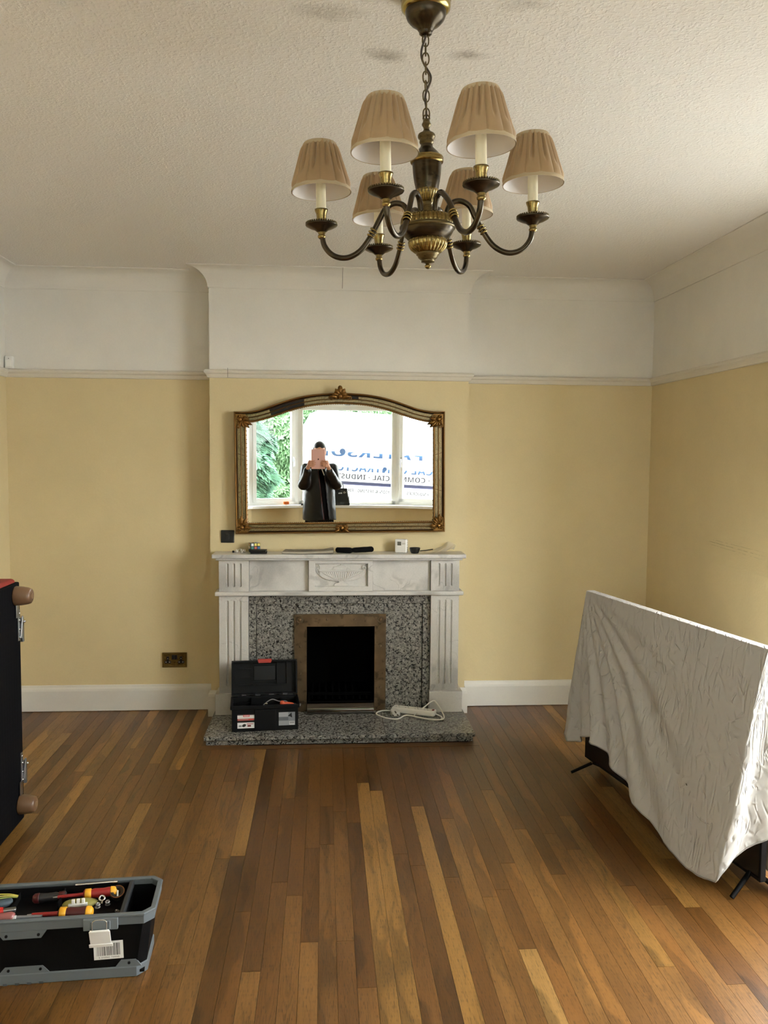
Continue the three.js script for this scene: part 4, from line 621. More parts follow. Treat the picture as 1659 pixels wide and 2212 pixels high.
// ---------- extension lead on the hearth ----------
{
  const e = thing('extension_lead', 'white four-way extension lead with coiled cable on the hearth', 'extension lead', [0.545, Y0, -4.975]);
  e.rotation.y = -0.42; const w = mat(0xe4e0d4, 0.45), dk = mat(0x24201c, 0.6), wb = mat(0xd8d3c6, 0.5);
  const body = part('body', rbox2(-0.135, 0.135, 0.002, 0.036, -0.030, 0.030, 0.008, 2), w, e);
  for (let k = 0; k < 4; k++) { const x = -0.100 + k * 0.060; part('outlet', merge([box(0.004, 0.0012, 0.008, x, 0.0362, -0.010), box(0.007, 0.0012, 0.003, x - 0.010, 0.0362, 0.010), box(0.007, 0.0012, 0.003, x + 0.010, 0.0362, 0.010)]), dk, body); }
  part('switch', rbox2(0.115, 0.128, 0.035, 0.040, -0.010, 0.010, 0.002), mat(0x8a2a22, 0.4), body);
  part('cable', tube([[0.133, 0.016, 0.0], [0.175, 0.006, 0.010], [0.188, 0.005, 0.060], [0.150, 0.006, 0.095], [0.08, 0.008, 0.085], [0.02, 0.007, 0.055], [0.06, 0.044, -0.02], [0.10, 0.075, -0.060], [0.125, 0.062, -0.062], [0.17, 0.020, -0.03], [0.197, 0.006, 0.03], [0.185, 0.010, 0.085], [0.10, 0.014, 0.105], [0.0, 0.010, 0.07], [-0.03, 0.012, 0.09], [-0.055, 0.006, 0.150], [-0.130, 0.005, 0.150], [-0.205, 0.005, 0.100], [-0.200, 0.006, 0.040], [-0.150, 0.008, 0.020], [-0.100, 0.010, 0.055]], 0.0042, 260, 8), w, e);
  const pl = part('plug', at(merge([rbox(0.050, 0.030, 0.042, 0.006), rbox(0.03, 0.02, 0.03, 0.004, 0, 0.002, -0.028)]), -0.095, 0.017, 0.075, 0.1, 0.7, 0), wb, e);
  part('plug_pin', merge([at(box(0.004, 0.008, 0.022), -0.095 + 0.012, 0.030, 0.075 + 0.026, 0.1, 0.7, 0), at(box(0.007, 0.004, 0.018), -0.098 + 0.002, 0.012, 0.088 + 0.02, 0.1, 0.7, 0), at(box(0.007, 0.004, 0.018), -0.080 + 0.008, 0.012, 0.072 + 0.02, 0.1, 0.7, 0)]), mat(0x4c3a22, 0.4, 0.7), pl);
}
// ---------- upended sofa unit at the edge of the room ----------
{
  const s = thing('upended_sofa', 'red sofa stood on end with black underside, round brown feet and steel hinges', 'sofa', [-1.318, 0, -3.72]);
  const red = mat(0x8c2f22, 0.9, 0, { bumpMap: weaveBump, bumpScale: 0.0004 }), blk = phys(0x08080a, 0.85, { specularIntensity: 0.2, bumpMap: weaveBump, bumpScale: 0.0004 }), foot = phys(0x6e5138, 0.38, { clearcoat: 0.3 });
  part('upholstery', rbox2(-0.56, -0.012, 0.0, 1.072, 0.004, 0.92, 0.018, 3), red, s);
  part('underside', rbox2(-0.03, 0.0, 0.006, 1.056, 0.0, 0.924, 0.006, 2), blk, s);
  for (const y of [0.088, 1.003]) for (const z of [0.055, 0.86]) {
    const f = part('foot', lathe([[0, 0], [0.040, 0], [0.042, 0.004], [0.0405, 0.030], [0.036, 0.056], [0.032, 0.066], [0.026, 0.070], [0, 0.070]], 28).rotateZ(-Math.PI / 2).translate(0, y, z), foot, s);
    part('foot_pad', cyl(0.014, 0.013, 0.003, 0, 0, 0, 16).rotateZ(-Math.PI / 2).translate(0.0712, y, z), mat(0x80664a, 0.4), f);
  }
  for (const [y, q] of [[0.862, 1], [0.232, -1]]) {
    const h = part('hinge', merge([rbox2(0.0, 0.004, y - 0.060, y + 0.075, 0.012, 0.034, 0.001), rbox2(0.0, 0.012, y - 0.070, y + 0.035, -0.012, 0.003, 0.001), rbox2(0.003, 0.008, y + q * 0.075 - 0.030, y + q * 0.075 + 0.03, 0.032, 0.062, 0.001)]), M.steel, s);
    for (const d of [-0.045, -0.01, 0.03, 0.06]) part('hinge_screw', ball(0.005, 0.005, y + d, 0.023, 0.7, 1, 1, 8), M.chrome, h);
    part('hinge_lever', merge([rod([0.006, y - 0.05, 0.010], [0.012, y + 0.045, 0.006], 0.004), ball(0.006, 0.017, y + 0.02, 0.0)]), M.steel, h);
  }
}
// ---------- black toolbox open on the hearth ----------
{
  const t = thing('hearth_toolbox', 'black plastic toolbox standing open on the hearth, red catch on its lid', 'toolbox', [-0.338, Y0, -4.795]); t.rotation.y = 0.085;
  const bk = phys(0x0c0d0f, 0.55, { specularIntensity: 0.45 }), inn = phys(0x060607, 0.7, { specularIntensity: 0.3 }), w = 0.186, d = 0.095;
  const wallG = (x0, x1, y0, y1, z0, z1, r = 0.004) => rbox2(x0, x1, y0, y1, z0, z1, r);
  part('body', merge([wallG(-w, w, 0, 0.010, -d, d), wallG(-w, w, 0, 0.140, d - 0.006, d), wallG(-w, w, 0, 0.140, -d, -d + 0.006), wallG(-w, -w + 0.006, 0, 0.140, -d, d), wallG(w - 0.006, w, 0, 0.140, -d, d), wallG(-0.06, 0.06, 0.005, 0.125, d - 0.002, d + 0.006)]), bk, t);
  part('rim', merge([wallG(-w - 0.008, w + 0.008, 0.128, 0.150, d - 0.004, d + 0.008), wallG(-w - 0.008, w + 0.008, 0.128, 0.150, -d - 0.008, -d + 0.004), wallG(-w - 0.008, -w + 0.004, 0.128, 0.150, -d - 0.008, d + 0.008), wallG(w - 0.004, w + 0.008, 0.128, 0.150, -d - 0.008, d + 0.008)]), bk, t);
  part('tray', merge([box2(-w + 0.006, w - 0.006, 0.095, 0.100, -d + 0.006, d - 0.006), box2(-0.078, -0.074, 0.095, 0.142, -d + 0.006, d - 0.006), box2(-w + 0.006, -0.076, 0.095, 0.136, -0.010, -0.006), box2(0.09, 0.094, 0.095, 0.138, -d + 0.006, 0)]), inn, t);
  // lid stands open on its hinges
  const lidM = (g) => at(g, 0, 0.152, -d - 0.004, -0.16, 0, 0);
  const lid = part('lid', lidM(merge([wallG(-w - 0.006, w + 0.006, 0.0, 0.200, -0.034, -0.028, 0.002), wallG(-w - 0.006, w + 0.006, 0.0, 0.008, -0.034, 0.0), ext([[-w - 0.006, 0], [w + 0.006, 0], [w + 0.006, 0.188], [w - 0.006, 0.200], [-w + 0.006, 0.200], [-w - 0.006, 0.188]], 0.034, 0.002, [[[-w + 0.004, 0.010], [-w + 0.004, 0.190], [w - 0.004, 0.190], [w - 0.004, 0.010]]]).translate(0, 0, -0.034)])), bk, t);
  const rib = []; for (const x of [-0.075, 0.072, 0.13]) rib.push(box2(x, x + 0.004, 0.055, 0.185, -0.029, -0.018)); for (const [a, b, y] of [[-0.155, -0.075, 0.10], [-0.155, -0.075, 0.150], [-0.155, 0.13, 0.055], [-0.068, 0.068, 0.172], [-0.068, 0.068, 0.075]]) rib.push(box2(a, b, y, y + 0.004, -0.029, -0.018)); part('lid_rib', lidM(merge(rib)), phys(0x111214, 0.55, { specularIntensity: 0.5 }), lid);
  part('lid_pocket', lidM(rbox2(-0.062, 0.064, 0.082, 0.168, -0.030, -0.022, 0.002)), phys(0x131416, 0.25, { specularIntensity: 0.5 }), lid);
  part('red_catch', lidM(merge([rbox2(-0.040, 0.042, 0.192, 0.208, -0.036, 0.004, 0.003), rbox2(-0.036, 0.038, 0.186, 0.196, 0.002, 0.008, 0.002)])), mat(0xa8342a, 0.45), lid);
  part('hinge', merge([-0.12, -0.04, 0.04, 0.12].map((x) => cyl(0.005, 0.005, 0.028, 0, 0, 0, 10).rotateZ(Math.PI / 2).translate(x, 0.153, -d - 0.002))), mat(0x3a3b3e, 0.5), t);
  const st1 = canvasTex(256, 208, (g, W, H2) => { g.fillStyle = '#2b2a2b'; g.fillRect(0, 0, W, H2); g.fillStyle = '#e8e4e0'; g.fillRect(0, 0, W, 64); g.fillStyle = '#55484a'; g.fillRect(0, 0, W, 14); g.fillStyle = '#c43c33'; g.fillRect(84, 8, 92, 30); g.fillStyle = '#fff'; g.fillRect(92, 18, 76, 10); g.fillStyle = '#c4463a'; g.fillRect(0, 66, W, 26); g.fillStyle = '#b6a6a0'; g.fillRect(10, 74, 150, 8); g.fillStyle = '#201f20'; g.fillRect(0, 92, W, 30); g.fillStyle = '#efeeee'; g.fillRect(0, 122, W, 86); g.fillStyle = '#222'; g.beginPath(); g.ellipse(96, 166, 30, 20, -0.4, 0, 7); g.fill(); g.fillStyle = '#8a8c90'; g.fillRect(20, 160, 40, 26); g.fillStyle = '#b23b34'; g.fillRect(136, 138, 96, 10); g.fillStyle = '#7c2f2a'; g.fillRect(146, 160, 50, 26); });
  part('sticker', new THREE.PlaneGeometry(0.098, 0.080).translate(-0.106, 0.060, d + 0.0008), mat(0xffffff, 0.5, 0, { map: st1 }), t);
  const st2 = canvasTex(256, 208, (g, W, H2) => { g.fillStyle = '#8f9398'; g.fillRect(0, 0, W, H2); g.fillStyle = '#b7babd'; g.fillRect(0, 0, 150, 70); g.fillStyle = '#111'; g.beginPath(); g.moveTo(140, 62); g.lineTo(200, 10); g.lineTo(210, 90); g.lineTo(180, 70); g.fill(); g.fillStyle = '#6f747a'; g.fillRect(0, 80, 150, 50); g.fillStyle = '#a9adb1'; g.fillRect(0, 136, W, 72); g.fillStyle = '#f2f2f2'; g.fillRect(165, 148, 80, 50); g.fillStyle = '#333'; for (let i = 0; i < 16; i++) g.fillRect(170 + i * 4.5, 152, (i * 7) % 3 + 1, 34); });
  part('sticker', new THREE.PlaneGeometry(0.092, 0.076).translate(0.122, 0.066, d + 0.0008), mat(0xffffff, 0.35, 0.2, { map: st2 }), t);
  // loose things in the tray
  const W2 = (x, y, z) => t.localToWorld(V(x, y, z)); t.updateMatrixWorld();
  const o = thing('orange_knife', 'orange handled knife resting in the black toolbox on the hearth', 'knife', W2(0.128, 0.118, 0.05).toArray()); o.rotation.y = 0.5;
  part('handle', merge([at(rbox(0.075, 0.020, 0.026, 0.008), 0, 0.020, 0, 0, 0, -0.25), ball(0.014, -0.034, 0.030, 0)]), mat(0xc8512a, 0.45), o); part('blade', at(box(0.06, 0.014, 0.002), 0.055, 0.008, 0, 0, 0, -0.25), M.steel, o);
  const cc = thing('grey_wire', 'loop of grey wire lying over the black toolbox tray', 'wire', W2(0.02, 0.100, 0.03).toArray()); part('loop', tube([[-0.06, 0.004, 0.05], [-0.02, 0.045, 0.03], [0.02, 0.062, 0.0], [0.06, 0.05, 0.0], [0.10, 0.044, -0.02], [0.12, 0.010, -0.03], [0.08, 0.004, 0.02], [0.0, 0.004, 0.01]], 0.0028, 60, 7), mat(0x77787a, 0.5), cc); part('end_clip', rbox(0.018, 0.008, 0.008, 0.002, -0.012, 0.045, 0.03), M.chrome, cc);
  const bb = thing('tape_reel', 'small beige fixing in the black toolbox compartment', 'fixing', W2(-0.115, 0.100, 0.045).toArray()); part('block', rbox2(-0.012, 0.016, 0, 0.030, -0.010, 0.010, 0.003), mat(0xb9a47a, 0.6), bb); part('pin', rod([-0.05, 0.004, 0.005], [-0.012, 0.012, 0.0], 0.004), M.steel, bb);
}
// ---------- big open toolbox on the floor ----------
{
  const L = 0.37, D = 0.118, Ht = 0.21;
  const t = thing('floor_toolbox', 'long black toolbox with grey rims standing open on the oak floor', 'toolbox', [-0.893, 0, -2.628]); t.rotation.y = 0.062;
  const grey = mat(0x5f6669, 0.5), bk = phys(0x060607, 0.6, { specularIntensity: 0.3, bumpMap: leatherBump, bumpScale: 0.0003 }), dark = phys(0x0c0c0d, 0.6, { specularIntensity: 0.3 });
  const ch = (l, d, c) => [[-l + c, -d], [l - c, -d], [l, -d + c], [l, d - c], [l - c, d], [-l + c, d], [-l, d - c], [-l, -d + c]];
  const ring = (l, d, c, th, y0, y1, b = 0.002) => ext(ch(l, d, c), y1 - y0, b, [ch(l - th, d - th, c * 0.8).reverse()]).rotateX(-Math.PI / 2).translate(0, y0, 0);
  // tapering black shell
  const shell = []; const lo = ch(L - 0.034, D - 0.022, 0.028), hi = ch(L - 0.012, D - 0.010, 0.022), li = ch(L - 0.040, D - 0.028, 0.026), hj = ch(L - 0.018, D - 0.016, 0.02);
  const pos = []; for (let i = 0; i < 8; i++) { const j = (i + 1) % 8, q = (p, y) => [p[0], y, p[1]]; for (const [A, B, f] of [[lo, hi, 0], [li, hj, 1]]) { const a = q(A[i], 0.012), b = q(A[j], 0.012), c = q(B[j], 0.19), e = q(B[i], 0.19); f ? pos.push(...a, ...b, ...c, ...a, ...c, ...e) : pos.push(...a, ...c, ...b, ...a, ...e, ...c); } }
  const sg = new THREE.BufferGeometry(); sg.setAttribute('position', new THREE.Float32BufferAttribute(pos, 3)); sg.computeVertexNormals();
  part('shell', boxUV(merge([sg, box2(-L + 0.036, L - 0.036, 0.010, 0.018, -D + 0.024, D - 0.024)]), 12), bk, t);
  part('top_rim', merge([ring(L, D, 0.03, 0.016, Ht - 0.008, Ht, 0.002), ring(L - 0.004, D - 0.003, 0.028, 0.009, Ht - 0.034, Ht - 0.007, 0.001)]), grey, t);
  part('bottom_rim', merge([ring(L - 0.028, D - 0.016, 0.03, 0.03, 0, 0.034, 0.003)]), grey, t);
  const tab = (x, y, up, w0, w1, h, z) => ext(up ? [[-w0, 0], [w0, 0], [w1, h], [-w1, h]] : [[-w1, -h], [w1, -h], [w0, 0], [-w0, 0]], 0.005, 0.001).translate(x, y, z);
  part('rim_tab', merge([tab(-0.02, Ht - 0.032, false, 0.075, 0.055, 0.028, D - 0.010)]), grey, t);
  part('foot_tab', tab(-0.02, 0.033, true, 0.075, 0.055, 0.024, D - 0.0235), grey, t); part('foot_tab', tab(0.288, 0.033, true, 0.040, 0.022, 0.024, D - 0.0235), grey, t);
  for (const [x, y, z] of [[-0.065, Ht - 0.048, 0], [0.028, Ht - 0.048, 0], [-0.065, 0.046, -0.0135], [0.028, 0.046, -0.0135], [0.290, 0.046, -0.0135]]) part('screw', cyl(0.0042, 0.0042, 0.004, 0, 0, 0, 12).rotateX(Math.PI / 2).translate(x, y, D - 0.004 + z), M.black, t);
  const notch = []; for (let k = 0; k < 9; k++) notch.push(box(0.012, 0.006, 0.004, -0.25 + k * 0.035, 0.004, D - 0.016)); part('foot_notch', merge(notch), mat(0x474d50, 0.6), t);
  // inside: lift-out tray and the deep end compartment
  part('tray', merge([box2(-L + 0.03, L - 0.10, 0.164, 0.168, -D + 0.018, D - 0.018), box2(L - 0.103, L - 0.098, 0.10, 0.205, -D + 0.018, D - 0.018), box2(-L + 0.03, L - 0.10, 0.140, 0.20, D - 0.022, D - 0.018), box2(-L + 0.03, L - 0.10, 0.140, 0.20, -D + 0.018, -D + 0.022), box2(0.055, 0.059, 0.142, 0.196, -D + 0.02, 0.0), box2(-0.085, -0.081, 0.142, 0.190, -D + 0.02, 0.03)]), dark, t);
  part('tray_grip', merge([rbox2(L - 0.108, L - 0.094, 0.185, 0.207, -D + 0.016, D - 0.016, 0.003)]), mat(0x2c2e30, 0.5), t);
  // latch with a wire bail and pale hasp plate
  const X = L - 0.160, la = part('latch', merge([rbox2(X - 0.050, X + 0.052, Ht - 0.042, Ht - 0.006, D - 0.004, D + 0.006, 0.002), rbox2(X - 0.028, X + 0.030, Ht - 0.038, Ht - 0.012, D + 0.004, D + 0.010, 0.002)]), mat(0x70777a, 0.5), t);
  part('wire_bail', tube([[X - 0.021, Ht - 0.040, D + 0.018], [X - 0.021, Ht - 0.012, D + 0.015], [X - 0.013, Ht - 0.006, D + 0.013], [X + 0.013, Ht - 0.006, D + 0.013], [X + 0.021, Ht - 0.012, D + 0.015], [X + 0.021, Ht - 0.040, D + 0.018]], 0.0018, 48, 7, false, 0.2), M.chrome, la);
  part('hasp_plate', at(merge([rbox(0.062, 0.050, 0.004, 0.0015, 0, -0.025, 0), rbox(0.070, 0.012, 0.004, 0.0015, 0.0, -0.055, 0.002), rod([-0.028, 0, 0], [0.028, 0, 0], 0.004)]), X, Ht - 0.038, D + 0.018, 0.32, 0, 0.02), mat(0xf2f2f0, 0.35), la);
  const bar = canvasTex(256, 176, (g, W, H2) => { g.fillStyle = '#e6e6e4'; g.fillRect(0, 0, W, H2); g.fillStyle = '#1a1a1a'; const r = rng(9); for (let x = 22; x < 232;) { const w = 1 + (r() * 4 | 0); g.fillRect(x, 22, w, 118); x += w + 1 + (r() * 5 | 0); } g.font = '20px monospace'; g.fillText('5 010942 720048', 40, 164); });
  part('barcode_label', at(new THREE.PlaneGeometry(0.088, 0.060), X + 0.020, 0.093, D - 0.0135, 0.066, 0, 0.02), mat(0xffffff, 0.6, 0, { map: bar }), t);
  t.updateMatrixWorld();
  // tools in the tray, each a thing of its own
  const RED = mat(0x8e1d1b, 0.42), YEL = mat(0xe0a326, 0.42), DKR = mat(0x4a1416, 0.45), BLK = mat(0x1c1b1c, 0.55), BRT = mat(0xc2231e, 0.4);
  const put = (o, x, y, z, ry = 0, rz = 0) => { const p = t.localToWorld(V(x, y + 0.024, z)); o.position.copy(p); o.rotation.set(0, t.rotation.y + ry, rz, 'YXZ'); if (/tape/.test(o.name)) o.scale.setScalar(0.8); return o; };
  const grip = (r, pts) => lathe(pts.map(([x, k]) => [r * k, x]), 20).rotateZ(Math.PI / 2);
  function driver(label, handle, collar, shaft, s = 1) {
    const o = thing('screwdriver', label, 'screwdriver', [0, 0, 0], 'screwdrivers in the floor toolbox');
    part('grip', grip(0.0155 * s, [[-0.052, 0], [-0.052, 0.55], [-0.047, 0.9], [-0.03, 1.0], [-0.01, 0.9], [0.015, 1.0], [0.032, 0.78], [0.04, 0.85], [0.046, 0.95], [0.05, 0.6]]).translate(0, 0.0155 * s, 0), handle, o);
    part('end_cap', grip(0.016 * s, [[-0.055, 0], [-0.054, 0.6], [-0.048, 0.98], [-0.036, 1.04], [-0.034, 1.0], [-0.034, 0]]).translate(0, 0.0155 * s, 0), collar, o);
    part('collar', grip(0.0165 * s, [[0.024, 0.6], [0.026, 1.0], [0.044, 1.02], [0.046, 0.6]]).translate(0, 0.0155 * s, 0), collar, o);
    const sl = part('sleeve', rod([-0.05, 0.0155 * s, 0], [-0.128, 0.0155 * s, 0], 0.0062 * s, 0.0048 * s), shaft, o); part('tip', rod([-0.126, 0.0155 * s, 0], [-0.142, 0.0155 * s, 0], 0.003, 0.002), M.steel, sl);
    return o;
  }
  put(driver('red and yellow screwdriver with yellow end cap along the front of the floor toolbox', DKR, YEL, RED, 1.12), 0.125, 0.158, 0.070, -0.03);
  put(driver('red and yellow screwdriver lying beside the steel rod in the floor toolbox', RED, YEL, RED, 0.95), 0.175, 0.158, -0.050, 0.10);
  put(driver('black and dark red screwdriver lying against the far side of the floor toolbox', BLK, DKR, BLK, 0.95), 0.02, 0.146, -0.062, 3.2);
  { const o = put(thing('steel_rod', 'bright steel rod lying along the back of the floor toolbox tray', 'rod'), 0.155, 0.186, -0.086, 0.06); part('shank', rod([-0.062, 0, 0], [0.062, 0, 0], 0.0035), M.chrome, o); part('hex_end', rod([0.058, 0, 0], [0.070, 0, 0], 0.0048, 0.0048, 6), M.chrome, o); }
  { const o = put(thing('red_pliers', 'bright red handled pliers at the open end of the floor toolbox', 'pliers'), -0.165, 0.150, 0.030, 0.15); for (const q of [-1, 1]) part('handle', tube([[-0.06, 0.010, q * 0.020], [-0.02, 0.016, q * 0.015], [0.03, 0.020, q * 0.012], [0.065, 0.018, q * 0.003]], 0.0095, 24, 8), BRT, o); part('jaw', merge([rbox(0.04, 0.012, 0.018, 0.004, 0.082, 0.018, 0)]), M.steel, o); }
  { const o = put(thing('chisel', 'clear pink handled chisel with a pale tip along the front of the floor toolbox', 'chisel'), -0.090, 0.160, 0.078, 0.02); part('grip', grip(0.017, [[-0.07, 0], [-0.07, 0.7], [-0.06, 1], [-0.02, 0.85], [0.02, 1], [0.035, 0.7], [0.036, 0]]).translate(-0.03, 0.017, 0), phys(0xb06a66, 0.2, { transmission: 0.35, thickness: 0 }), o); part('blade', rod([0.0, 0.017, 0], [0.12, 0.013, 0.0], 0.006, 0.005), mat(0x8c8f94, 0.4, 0.6), o); part('pale_tip', rod([0.0, 0.018, 0.008], [0.045, 0.016, 0.006], 0.004, 0.009), mat(0xe4e6e6, 0.5), o); }
  { const o = put(thing('connector_strip', 'olive pouch with three white cable clips in the floor toolbox', 'cable clips'), 0.125, 0.160, 0.006, 0.08); part('pouch', nets((x, y, z) => ellip([0, 0.010, 0], [0.055, 0.013, 0.024])(x, y, z) + 0.002 * (n3(x * 70, y * 70, z * 70, 3) - 0.5), [-0.064, -0.006, -0.03], [0.064, 0.03, 0.03], 0.004), mat(0x8d8645, 0.6), o); for (let k = 0; k < 3; k++) part('clip', merge([rbox2(-0.022 + k * 0.015, -0.012 + k * 0.015, 0.016, 0.034, 0.012, 0.020, 0.002)]), M.whitePlastic, o); part('clip_bar', rbox2(-0.032, 0.026, 0.012, 0.020, 0.012, 0.024, 0.002), mat(0xcfcfc8, 0.4), o); }
  { const o = put(thing('ring_terminal', 'shiny ring terminal on the olive pouch in the floor toolbox', 'terminal'), 0.192, 0.172, 0.000, 0.3); part('ring', new THREE.TorusGeometry(0.008, 0.0032, 8, 20).rotateX(-0.9).translate(0, 0.008, 0), M.chrome, o); part('barrel', rod([0, 0.004, 0.008], [-0.004, 0.0, 0.022], 0.0032), M.chrome, o); }
  { const o = put(thing('tape_roll', 'dark roll with a bronze rim in the floor toolbox', 'tape'), 0.232, 0.146, -0.050, 0); part('roll', lathe([[0.014, 0], [0.026, 0], [0.027, 0.004], [0.027, 0.020], [0.026, 0.024], [0.014, 0.024], [0.014, 0]], 28).rotateX(0.5).translate(0, 0.018, 0), mat(0x27201c, 0.5), o); part('rim', new THREE.TorusGeometry(0.0265, 0.002, 8, 28).rotateX(Math.PI / 2).translate(0, 0.0245, 0).rotateX(0.5).translate(0, 0.018, 0), mat(0x8c5f3d, 0.35, 0.8), o); part('tape_end', at(box(0.006, 0.022, 0.0015), 0.004, 0.040, 0.026, -0.3, 0, 0), mat(0xe8e4dc, 0.4), o); }
  for (const [i, lab, x, z] of [[0, 'steel nut resting by the dark tape roll in the toolbox', 0.205, -0.022], [1, 'steel nut lying on the olive pouch side of the yellow capped screwdriver', 0.185, 0.032], [2, 'steel nut in the corner of the toolbox tray by the divider', 0.245, 0.040]]) { const o = put(thing('steel_nut', lab, 'nut', [0, 0, 0], 'loose nuts in the floor toolbox'), x, i === 1 ? 0.168 : 0.146, z, i); part('nut', new THREE.ExtrudeGeometry(shapeOf(Array.from({ length: 6 }, (_, k) => [0.007 * Math.cos(k * 1.0472), 0.007 * Math.sin(k * 1.0472)]), [Array.from({ length: 12 }, (_, k) => [0.0035 * Math.cos(-k * 0.5236), 0.0035 * Math.sin(-k * 0.5236)])]), { depth: 0.005, bevelEnabled: true, bevelSize: 0.0006, bevelThickness: 0.0006, bevelSegments: 1 }).rotateX(-1.2).translate(0, 0.007, 0), M.steel, o); part('washer', lathe([[0.004, 0.0], [0.0085, 0.0], [0.0085, 0.0014], [0.004, 0.0014], [0.004, 0]], 16), M.steel, o); }
  { const o = put(thing('yellow_wire', 'yellow and green earth wires over a blue-grey bundle in the toolbox', 'wire'), -0.155, 0.146, -0.030, 0); part('bundle', nets((x, y, z) => ellip([0, 0.018, -0.01], [0.07, 0.02, 0.03])(x, y, z) + 0.004 * (n3(x * 50, y * 50, z * 50, 4) - 0.5), [-0.085, -0.008, -0.05], [0.085, 0.045, 0.03], 0.005), mat(0x3c4a52, 0.6), o); for (let k = 0; k < 3; k++) part('strand', tube([[-0.075, 0.030 + k * 0.003, 0.012 + k * 0.008], [-0.02, 0.046 - k * 0.004, -0.004 + k * 0.010], [0.05, 0.044 - k * 0.002, -0.010 + k * 0.006], [0.082, 0.036, -0.012 + k * 0.005]], 0.0019, 30, 6), mat([0xb8b04a, 0xc7bd62, 0x8f9c4c][k], 0.5), o); }
}
// ---------- television under a dust sheet ----------
{
  const TV = [1.4775, 0, -3.51], TH = -1.3848;
  const t = thing('television', 'black flat television on splayed feet, standing on the floor under the sheet', 'television', TV); t.rotation.y = TH;
  part('cabinet', merge([rbox2(-0.660, 0.660, 0.072, 0.926, -0.012, 0.014, 0.004, 2), rbox2(-0.55, 0.55, 0.075, 0.52, -0.045, -0.010, 0.012, 2)]), phys(0x070708, 0.45, { specularIntensity: 0.4 }), t);
  part('screen', rbox2(-0.652, 0.652, 0.086, 0.918, 0.0135, 0.0150, 0.0005), M.blackGloss, t);
  const legM = phys(0x050505, 0.6, { specularIntensity: 0.25 });
  for (const q of [-1, 1]) { part('foot', rod([-0.600, 0.060, q * 0.004], [-0.636, 0.007, q * 0.100], 0.008, 0.007, 6), legM, t); part('foot', rod([0.600, 0.090, q * 0.004], [0.622, 0.009, q * 0.102], 0.010, 0.009, 6), legM, t); }

  const cloth = phys(0xb3b0aa, 0.9, { bumpMap: clothBump, bumpScale: 0.012, side: THREE.DoubleSide });
  const s = thing('dust_sheet', 'creased white cotton dust sheet draped over the television', 'dust sheet', TV); s.rotation.y = TH;
  const hemPts = [[-0.74, 0.205], [-0.66, 0.165], [-0.58, 0.185], [-0.52, 0.235], [-0.40, 0.272], [-0.30, 0.262], [-0.165, 0.222], [0.02, 0.174], [0.22, 0.139], [0.365, 0.112], [0.50, 0.098], [0.62, 0.106], [0.72, 0.135]];
  const hemF = (x) => { for (let i = 0; i < hemPts.length - 1; i++) if (x <= hemPts[i + 1][0]) { const u = clamp((x - hemPts[i][0]) / (hemPts[i + 1][0] - hemPts[i][0])); return lerp(hemPts[i][1], hemPts[i + 1][1], u); } return hemPts[hemPts.length - 1][1]; };
  const topY = 0.934, e = 0.667, th = 0.022;
  // the loop of the sheet: front, end by the camera, back, end by the alcove
  const seg = [0.42, 0.14, 0.30, 0.14]; const cum = [0, 0.42, 0.56, 0.86, 1];
  const nz = (a, b, k) => fbm(a, b, 4096, 4096, k, 3) - 0.5;
  function loop(w, v) {
    let k = 0; while (k < 3 && w > cum[k + 1]) k++; const f = clamp((w - cum[k]) / seg[k]);
    let top, low, hem, fold = 0, nrm;
    if (k === 0) {
      const x = lerp(-e, e, f), xl = lerp(-0.705, 0.722, f), off = lerp(0.095, 0.246, smooth(0, 1, f) * 0.5 + f * 0.5);
      top = [x, th]; low = [xl, off]; hem = hemF(xl); nrm = [0, 1];
      const ang = Math.atan2(f * 1.33 + 0.015, v * 0.75 + 0.02), fan = 1 - smooth(0.25, 1.0, f);
      fold = v * (0.023 * fan * Math.sin(ang * 34 + 2 * nz(f * 3, v * 2, 3)) * smooth(0, 0.05, f) + 0.014 * fan * Math.sin(ang * 15 + 1) + 0.016 * nz(f * 7 + v * 1.5, v * 1.6, 5) + 0.010 * nz(f * 15 + v * 4, v * 5, 6)) + 0.004 * nz(f * 30 + v * 8, v * 14, 8) * smooth(0, 0.1, v);
    } else if (k === 1) {
      top = [e, lerp(th, -th, f)]; low = [lerp(0.722, 0.745, Math.sin(f * Math.PI)), lerp(0.246, -0.15, f)]; hem = lerp(0.135, 0.44, Math.pow(Math.min(1, f * 1.15), 0.75)) - 0.02 * Math.sin(f * Math.PI) - 0.38 * smooth(0.86, 1, f); nrm = [1, 0];
      fold = v * (0.022 * Math.sin(f * 13 + v * 2) * Math.sin(f * Math.PI) + 0.030 * nz(f * 3, v * 4, 11)) + 0.012 * nz(f * 8 + v * 3, v * 12, 12) * smooth(0, 0.15, v);
    } else if (k === 2) {
      top = [lerp(e, -e, f), -th]; low = [lerp(0.722, -0.70, f), lerp(-0.15, -0.10, f)]; hem = 0.025 + 0.01 * Math.sin(f * 9); nrm = [0, -1]; fold = v * (0.016 * Math.sin(f * 40) + 0.03 * nz(f * 6, v * 2, 13));
    } else {
      top = [-e, lerp(-th, th, f)]; low = [-0.705 - 0.022 * Math.sin(f * Math.PI), lerp(-0.10, 0.095, f)]; hem = lerp(0.035, 0.20, smooth(0, 0.35, f)); nrm = [-1, 0];
      fold = v * (0.020 * Math.sin(f * 12 + 1) * Math.sin(f * Math.PI) + 0.02 * nz(f * 3, v * 3, 15));
    }
    const b = Math.pow(v, 0.92), x = lerp(top[0], low[0], b) + nrm[0] * fold, z = lerp(top[1], low[1], b) + nrm[1] * fold, rag = 0.006 * nz(w * 60, 3, 17);
    return [x, lerp(topY, hem + rag, v) - 0.006 * (1 - Math.cos(v * 0)) , z];
  }
  // rounded top edge, then down to the hem; the sheet's cut edge is turned under once
  const nv = 120, nu = 420;
